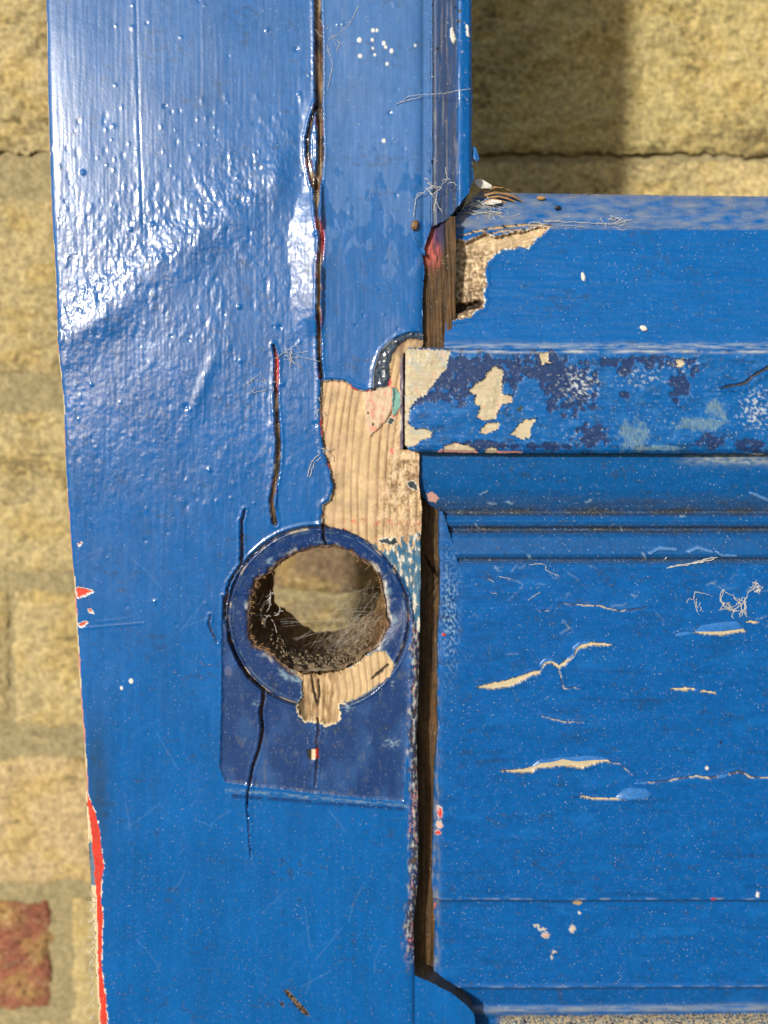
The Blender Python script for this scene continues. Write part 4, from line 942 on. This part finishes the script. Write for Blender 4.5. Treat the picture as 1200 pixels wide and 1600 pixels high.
# torn flakes and fibres at the corner of the rail
lip([(741, 281), (752, 280), (768, 290)], [(739, 288), (750, 297), (768, 296)], 2, 9, M_FLAKEW, -60, parent=rail, label='loose white primer flake at the torn corner')
lip([(754, 318), (768, 312), (783, 314)], [(750, 320), (768, 322), (784, 318)], 2, 8, M_FLAKEW, -56, parent=rail)
lip([(664, 392), (656, 386), (652, 372), (646, 360)], [(664, 400), (657, 394), (648, 378), (642, 364)], 0, 4, M_FLAKEB, 0, parent=stile)
lip([(737, 226), (744, 232), (749, 248)], [(738, 246), (744, 254), (747, 252)], 0, 4, M_FLAKEB, -30, parent=bead)
for k, (a, b_, hh) in enumerate((
        ([(752, 300), (772, 291), (796, 297), (814, 312)], [(755, 302), (774, 296), (795, 301), (814, 313)], 12),
        ([(756, 304), (776, 299), (798, 304), (817, 315)], [(757, 307), (777, 304), (797, 309), (817, 317)], 9),
        ([(760, 309), (778, 306), (792, 309), (806, 316)], [(762, 311), (779, 310), (791, 313), (806, 318)], 7),
        ([(766, 296), (784, 293), (795, 299)], [(768, 298), (784, 298), (795, 301)], 15),
        ([(757, 314), (772, 311), (790, 316)], [(758, 316), (772, 315), (790, 318)], 5))):
    lip(a, b_, 2+k*.4, hh, M_SPLINT, -64, parent=rail, name='splinter', label='torn brown wood splinter at the corner of the rail')

# ------------------------------------------------------------------ threads, webs, crumbs
def thread(name, lines, rad=.35, mat=M_WEB, label=None, cat=None, group=None, base=2., parent=None, jit=1.0):
    cu = bpy.data.curves.new(name, 'CURVE'); cu.dimensions = '3D'; cu.bevel_depth = rad*U; cu.bevel_resolution = 1; cu.resolution_u = 4
    pts0 = None
    a0, b0 = lines[0][0][0], lines[0][0][1]; u, v = cast(a0, b0, base); org = Vector((u*U, -base*U, v*U))
    for ln in lines:
        s = cu.splines.new('POLY')
        P = []
        for i in range(len(ln)-1):
            k = max(2, int(math.hypot(ln[i+1][0]-ln[i][0], ln[i+1][1]-ln[i][1])/3))
            for j in range(k):
                t = j/k; P.append((ln[i][0]*(1-t)+ln[i+1][0]*t, ln[i][1]*(1-t)+ln[i+1][1]*t))
        P.append(ln[-1][:2])
        s.points.add(len(P)-1)
        for i, (x, y) in enumerate(P):
            hh = base+random.uniform(.2, 1.6)
            x += random.gauss(0, .5)*jit; y += random.gauss(0, .5)*jit
            u, v = cast(x, y, hh); s.points[i].co = (u*U-org.x, -hh*U-org.y, v*U-org.z, 1); s.points[i].radius = random.uniform(.6, 1.3)
    co = bpy.data.objects.new(name, cu); COLL.objects.link(co)
    dg = bpy.context.evaluated_depsgraph_get(); me = bpy.data.meshes.new_from_object(co.evaluated_get(dg)); bpy.data.objects.remove(co)
    o = bpy.data.objects.new(name, me); COLL.objects.link(o); me.materials.clear(); me.materials.append(mat); o.location = org
    if label: o['label'] = label
    if cat: o['category'] = cat
    if group: o['group'] = group
    return o
def tangle(cx, cy, rx, ry, n, seed, ln=3):
    r0 = random.Random(seed); L = []
    for _ in range(n):
        x = cx+r0.gauss(0, rx); y = cy+r0.gauss(0, ry); p = [(x, y)]; a = r0.uniform(0, 6.28)
        for k in range(ln):
            a += r0.uniform(-1, 1); x += math.cos(a)*rx*.6; y += math.sin(a)*ry*.6; p.append((x, y))
        L.append(p)
    return L
WG = 'spider silk clinging to the door'
thread('cobweb', [pz([(1030, 290), (1015, 325), (1035, 350), (1065, 370), (1085, 360), (1090, 335), (1060, 310), (1040, 300)]), pz([(1035, 295), (1022, 330), (1050, 362), (1080, 372)]), pz([(1095, 395), (1105, 350), (1120, 310), (1150, 285), (1165, 275)]), pz([(1100, 390), (1118, 345), (1112, 325)]), pz([(1150, 270), (1168, 290), (1158, 300), (1145, 285)])] + tangle(1180, 918, 6, 5, 9, 1) + tangle(1140, 945, 9, 7, 9, 13) + tangle(1160, 950, 4, 10, 6, 14), .7, jit=2.2, label='curled white cobweb strands on the upper right of the panel', cat='cobweb', group=WG, base=-17)
thread('cobweb', [pz([(925, 298), (920, 325), (935, 375)]), pz([(925, 300), (950, 302), (980, 312)]), pz([(930, 340), (938, 362)])] + tangle(1090, 935, 6, 8, 3, 12), .6, label='short hooked silk strand left of the curled strands on the panel', cat='cobweb', group=WG, base=-18)
thread('cobweb', [pz([(820, 212), (860, 200), (910, 193), (960, 178), (1010, 168)]), pz([(830, 206), (880, 200), (940, 190), (1000, 176)]), pz([(820, 170), (815, 178)]), pz([(900, 195), (980, 180)])], .9, label='grey silk strand hanging across the lowest bead of the moulding', cat='cobweb', group=WG, base=-17)
thread('cobweb', [pz([(305, 197), (350, 194), (368, 200), (365, 218), (415, 240)]), pz([(150, 250), (170, 262)]), pz([(190, 242), (235, 250)]), pz([(160, 300), (185, 310)]), pz([(300, 330), (345, 300)])], .55, label='thin broken silk threads just under the moulding at the left of the panel', cat='cobweb', group=WG, base=-18)
thread('cobweb', [[(695, 262), (699, 280), (690, 290)], [(665, 293), (675, 305), (690, 293), (672, 290)], [(650, 310), (672, 292)], [(683, 295), (678, 330)], [(650, 305), (646, 340)], [(669, 292), (690, 330)]] + tangle(678, 292, 9, 7, 7, 2), .55, label='silk tangle where the upright moulding meets the torn corner', cat='cobweb', group=WG, base=2)
thread('cobweb', [[(620, 163), (640, 150), (690, 146), (735, 138)], [(625, 160), (660, 150)], [(508, 62), (520, 100), (512, 140)], [(560, 10), (545, 40), (520, 60)]] + tangle(515, 60, 7, 12, 7, 3), .4, label='fine silk threads across the top of the stile and upright moulding', cat='cobweb', group=WG, base=1)
thread('cobweb', [[(430, 560), (460, 540)], [(445, 550), (500, 565)], [(440, 548), (470, 575)], [(455, 545), (452, 575)]] + tangle(455, 555, 9, 7, 7, 4) + tangle(405, 600, 12, 8, 8, 41), .4, label='wispy silk beside the short red crack on the stile', cat='cobweb', group=WG, base=1)
thread('cobweb', tangle(500, 640, 2, 14, 3, 5) + [[(480, 745), (488, 720), (500, 708)], [(484, 745), (492, 722)]] + tangle(510, 712, 5, 8, 5, 6), .6, label='dark rimmed silk scraps at the left edge of the bare wood', cat='cobweb', group=WG, base=1)
# web inside the hole
hw = []
r0 = random.Random(5)
for k in range(34):
    a = r0.uniform(-.6, 1.6); b = a+r0.uniform(.5, 1.8)
    hw.append([(512+80*math.cos(a), 945+72*math.sin(a)), (545+r0.gauss(10, 22), 955+r0.gauss(5, 18)), (512+80*math.cos(b), 945+72*math.sin(b))])
thread('cobweb', hw, .09, label='sagging dusty cobweb stretched inside the round lock hole', cat='cobweb', group=WG, base=-45, jit=.6)
thread('cobweb', tangle(418, 955, 9, 14, 16, 7), .5, label='dusty clump of silk on the left wall of the lock hole', cat='cobweb', group=WG, base=-35)
thread('cobweb', [[(850, 345), (960, 350)]] + tangle(962, 343, 9, 5, 9, 8) + tangle(880, 350, 20, 4, 6, 81), .5, label='wispy dusty tuft on the top bead of the rail', cat='cobweb', group=WG, base=-42)
thread('cobweb', tangle(775, 335, 30, 9, 22, 9) + tangle(745, 318, 14, 10, 12, 10), .38, label='dusty silk spread below the torn corner of the rail', cat='cobweb', group=WG, base=-48)
fibs = [[(150-k*.2, 1400+k*9+r0.gauss(0, 3)), (147-r0.uniform(0, 4), 1402+k*9), (143-r0.uniform(0, 7), 1396+k*9+r0.gauss(0, 8))] for k in range(22)]
t_ = thread('wood_fibre', fibs, .55, M_FLAKEW, base=-3); t_.parent = door; t_['label'] = 'pale frayed fibres on the lower left edge'

# torn fibres round the rim of the lock hole
rf = []; r0 = random.Random(21)
for k in range(80):
    i = r0.uniform(0, len(HOLE)); a = HOLE[int(i) % len(HOLE)]; b = HOLE[(int(i)+1) % len(HOLE)]; t = i-int(i)
    x = a[0]*(1-t)+b[0]*t; y = a[1]*(1-t)+b[1]*t; dx, dy = 498-x, 956-y; L_ = math.hypot(dx, dy)
    if r0.random() < .35 and y < 900: continue
    l = r0.uniform(2, 9); an = math.atan2(dy, dx)+r0.gauss(0, .7)
    rf.append([(x-dx/L_*3, y-dy/L_*3), (x+math.cos(an)*l*.5, y+math.sin(an)*l*.5), (x+math.cos(an+.4)*l, y+math.sin(an+.4)*l)])
t_ = thread('wood_fibre', rf, .4, M_SPLINT, base=-5); t_.parent = lb; t_['label'] = 'short torn fibres round the rim of the lock hole'

def crumb(name, x, y, base, rx, ry, rz, mat, label, cat, seed, rot=0, group=None):
    import bmesh
    bm = bmesh.new(); bmesh.ops.create_icosphere(bm, subdivisions=3, radius=1)
    r0 = np.random.RandomState(seed)
    for v in bm.verts:
        n = perlin(np.array([v.co.x*1.7+seed]), np.array([v.co.y*1.7+v.co.z*1.3]), seed)[0]
        k = 1+.28*n
        v.co = Vector((v.co.x*rx*k*U, v.co.y*rz*k*U, v.co.z*ry*k*U))
    for f in bm.faces: f.smooth = True
    me = bpy.data.meshes.new(name); bm.to_mesh(me); bm.free(); me.materials.append(mat)
    o = bpy.data.objects.new(name, me); COLL.objects.link(o)
    u, v = cast(x, y, base); o.location = (u*U, -(base+rz*.5)*U, v*U); o.rotation_euler = (0, rot, 0)
    o['label'] = label; o['category'] = cat
    if group: o['group'] = group
    return o
crumb('seed_husk', 648, 352, 1, 5.5, 7.5, 4, M_HUSK, 'small brown seed husk stuck to the stile left of the torn corner', 'seed husk', 3, .3)
crumb('grit_crumb', 871, 325, -52, 5.5, 3, 2.6, M_GRIT, 'black crumb of grit lying on the top bead of the rail', 'grit', 4)
crumb('paint_crumb', 1005, 513, -14, 6, 4, 2.5, M_FLAKEW, 'white crumb of paint on the rail above the ledge', 'crumb', 6, .5)
crumb('paint_crumb', 845, 310, -64, 7, 3.2, 3, M_SPLINT, 'tan crumb on the upper edge of the rail right of the splinter', 'crumb', 8, .1)
crumb('paint_crumb', 911, 433, -27, 3, 7, 1.5, M_FLAKEW, 'thin pale sliver standing on the face of the rail', 'crumb', 9, -.3)
crumb('paint_crumb', 1178, 708, -4, 16, 2.4, 2.4, M_FLAKEW, 'pale sliver hanging under the right end of the ledge', 'crumb', 10, .1)

# crumbs of dust lying in the bore
def rubble():
    V = []; Q = []
    r0 = np.random.RandomState(4)
    for k in range(300):
        a = r0.normal(0, .55); f = abs(r0.normal(0, 28)); s = r0.uniform(1., 4.2)
        rad = 97-abs(r0.normal(0, 4)); u0, v0 = cast(498, 956, 0.)
        c = np.array([u0+rad*math.sin(a), (6+f), v0-rad*math.cos(a)*1.0])
        b = np.array([(dx, dy, dz) for dx in (-1, 1) for dy in (-1, 1) for dz in (-1, 1)], float)*s*.5
        b *= r0.uniform(.5, 1.2, (8, 3)); th = r0.uniform(0, 3); R_ = np.array([[math.cos(th), 0, math.sin(th)], [0, 1, 0], [-math.sin(th), 0, math.cos(th)]])
        p = (b@R_+c)*U; n = len(V); V += p.tolist()
        Q += [(n, n+1, n+3, n+2), (n+4, n+6, n+7, n+5), (n, n+4, n+5, n+1), (n+2, n+3, n+7, n+6), (n, n+2, n+6, n+4), (n+1, n+5, n+7, n+3)]
    me = bpy.data.meshes.new('dust_crumbs'); me.from_pydata(V, [], Q)
    o = link_mesh('dust_crumbs', me, plain('bore_dust', (.22, .165, .105), .9))
    o['kind'] = 'stuff'; o['label'] = 'brown dust and crumbs lying in the bottom of the lock hole'; o['category'] = 'dust'
rubble()

# ------------------------------------------------------------------ stone wall behind
WALLH = -900.
wall = empty('stone_wall', (0, .1, 0))
wall['label'] = 'sunlit yellow sandstone and brick wall standing behind the door'; wall['category'] = 'wall'; wall['kind'] = 'thing'
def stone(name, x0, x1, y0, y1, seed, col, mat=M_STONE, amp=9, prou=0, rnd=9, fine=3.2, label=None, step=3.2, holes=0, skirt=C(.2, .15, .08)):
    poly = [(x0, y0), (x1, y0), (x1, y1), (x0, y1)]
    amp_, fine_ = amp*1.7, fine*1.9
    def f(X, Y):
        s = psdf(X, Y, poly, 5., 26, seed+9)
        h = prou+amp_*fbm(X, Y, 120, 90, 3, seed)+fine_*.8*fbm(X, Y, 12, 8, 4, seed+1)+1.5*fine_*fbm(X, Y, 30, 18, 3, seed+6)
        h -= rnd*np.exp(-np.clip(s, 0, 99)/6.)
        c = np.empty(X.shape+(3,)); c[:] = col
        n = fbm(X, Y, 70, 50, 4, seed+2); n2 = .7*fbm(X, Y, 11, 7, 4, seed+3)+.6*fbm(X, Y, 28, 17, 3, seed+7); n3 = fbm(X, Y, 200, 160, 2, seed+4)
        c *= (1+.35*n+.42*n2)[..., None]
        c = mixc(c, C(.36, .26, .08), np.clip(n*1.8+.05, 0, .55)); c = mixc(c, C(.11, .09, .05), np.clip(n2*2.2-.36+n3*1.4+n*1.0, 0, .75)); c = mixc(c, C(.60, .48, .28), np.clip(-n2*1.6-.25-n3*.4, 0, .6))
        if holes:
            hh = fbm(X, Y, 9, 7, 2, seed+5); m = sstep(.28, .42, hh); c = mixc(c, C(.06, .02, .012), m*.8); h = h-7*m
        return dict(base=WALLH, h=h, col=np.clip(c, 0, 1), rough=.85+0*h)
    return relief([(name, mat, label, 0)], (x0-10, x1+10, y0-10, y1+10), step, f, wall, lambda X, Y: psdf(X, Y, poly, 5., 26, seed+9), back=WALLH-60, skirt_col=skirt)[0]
SY = C(.40, .325, .165)
stone('stone', -120, 330, -120, 238, 1001, SY*1.05, amp=16, fine=4, prou=6)
stone('stone', 345, 1340, -120, 241, 1011, C(.43, .35, .155), amp=14, prou=14, fine=3.6)
stone('stone', 560, 1340, 253, 560, 1021, C(.46, .37, .18), amp=8, prou=4)
stone('stone', -120, 545, 310, 585, 1031, SY*.98, amp=8)
stone('stone', -120, 330, 642, 893, 1041, SY*1.08, amp=8)
stone('stone', 345, 700, 600, 926, 1046, C(.20, .14, .085), amp=8)  # brown stone seen through the lock hole, shade worked into its colour
stone('stone', -120, 12, 925, 1135, 1051, SY*.9, amp=8)
stone('stone', 20, 420, 922, 1136, 1061, SY*1.05, amp=9)
stone('stone', 430, 900, 934, 1130, 1066, C(.27, .22, .13), amp=8)  # dimmer stone behind the lock hole, colour includes the shade there
stone('stone', -120, 360, 1186, 1383, 1071, C(.46, .35, .19), amp=7)
stone('stone', 370, 900, 1150, 1383, 1076, SY, amp=7)
stone('brick', -120, 78, 1412, 1576, 1081, C(.25, .095, .06), M_CLAY, amp=5, holes=1, fine=4, label='weathered red brick among the yellow stones')
stone('stone', 112, 480, 1408, 1700, 1091, SY*1.0, amp=7)
stone('stone', -120, 100, 1600, 1700, 1101, SY*.9, amp=7)
# the wall goes on beyond the frame (coarser)
k_ = 0
for (xa, xb, ya, yb) in ([(-900, -135, a, b) for a, b in ((-120, 238), (310, 585), (642, 893), (925, 1135), (1186, 1383), (1412, 1700))] +
                         [(a, b, c, d) for a, b in ((-900, -160), (-140, 560), (580, 1280), (1300, 2000)) for c, d in ((-900, -540), (-520, -140))] +
                         [(a, b, c, d) for a, b in ((-900, -200), (-180, 620)) for c, d in ((1720, 2040), (2060, 2400))] + [(1360, 2000, -120, 241), (1360, 2000, 253, 560)]):
    k_ += 1; stone('stone', xa, xb, ya, yb, 2000+k_*10, SY*(.9+.2*((k_*7) % 5)/4.), amp=8, step=9)
def mort(X, Y):
    h = 5*fbm(X, Y, 60, 30, 3, 1201)+3.*fbm(X, Y, 9, 8, 4, 1202)
    c = np.empty(X.shape+(3,)); c[:] = C(.29, .245, .135); n = fbm(X, Y, 16, 12, 4, 1203)
    c *= (1+.5*n)[..., None]; return dict(base=WALLH-9., h=h, col=np.clip(c, 0, 1), rough=.9+0*h)
relief([('mortar', M_MORTAR, None, 0)], (-900, 2000, -900, 2400), 9, mort, wall, None, back=WALLH-80)

# ------------------------------------------------------------------ ground (outside the frame; it is mirrored faintly in the paint)
me = bpy.data.meshes.new('ground')
nn = 40; gv = []; gf = []
for j in range(nn+1):
    for i in range(nn+1):
        x = (i-nn/2)*2.5; y = (j-nn*.75)*2.5
        gv.append((x, y, -1.1+.03*math.sin(x*.7)*math.cos(y*.9)))
for j in range(nn):
    for i in range(nn):
        a = j*(nn+1)+i; gf.append((a, a+1, a+nn+2, a+nn+1))
me.from_pydata(gv, [], gf)
g = link_mesh('ground', me, plain('grey_paving', (.11, .10, .085), .9)); g['kind'] = 'structure'
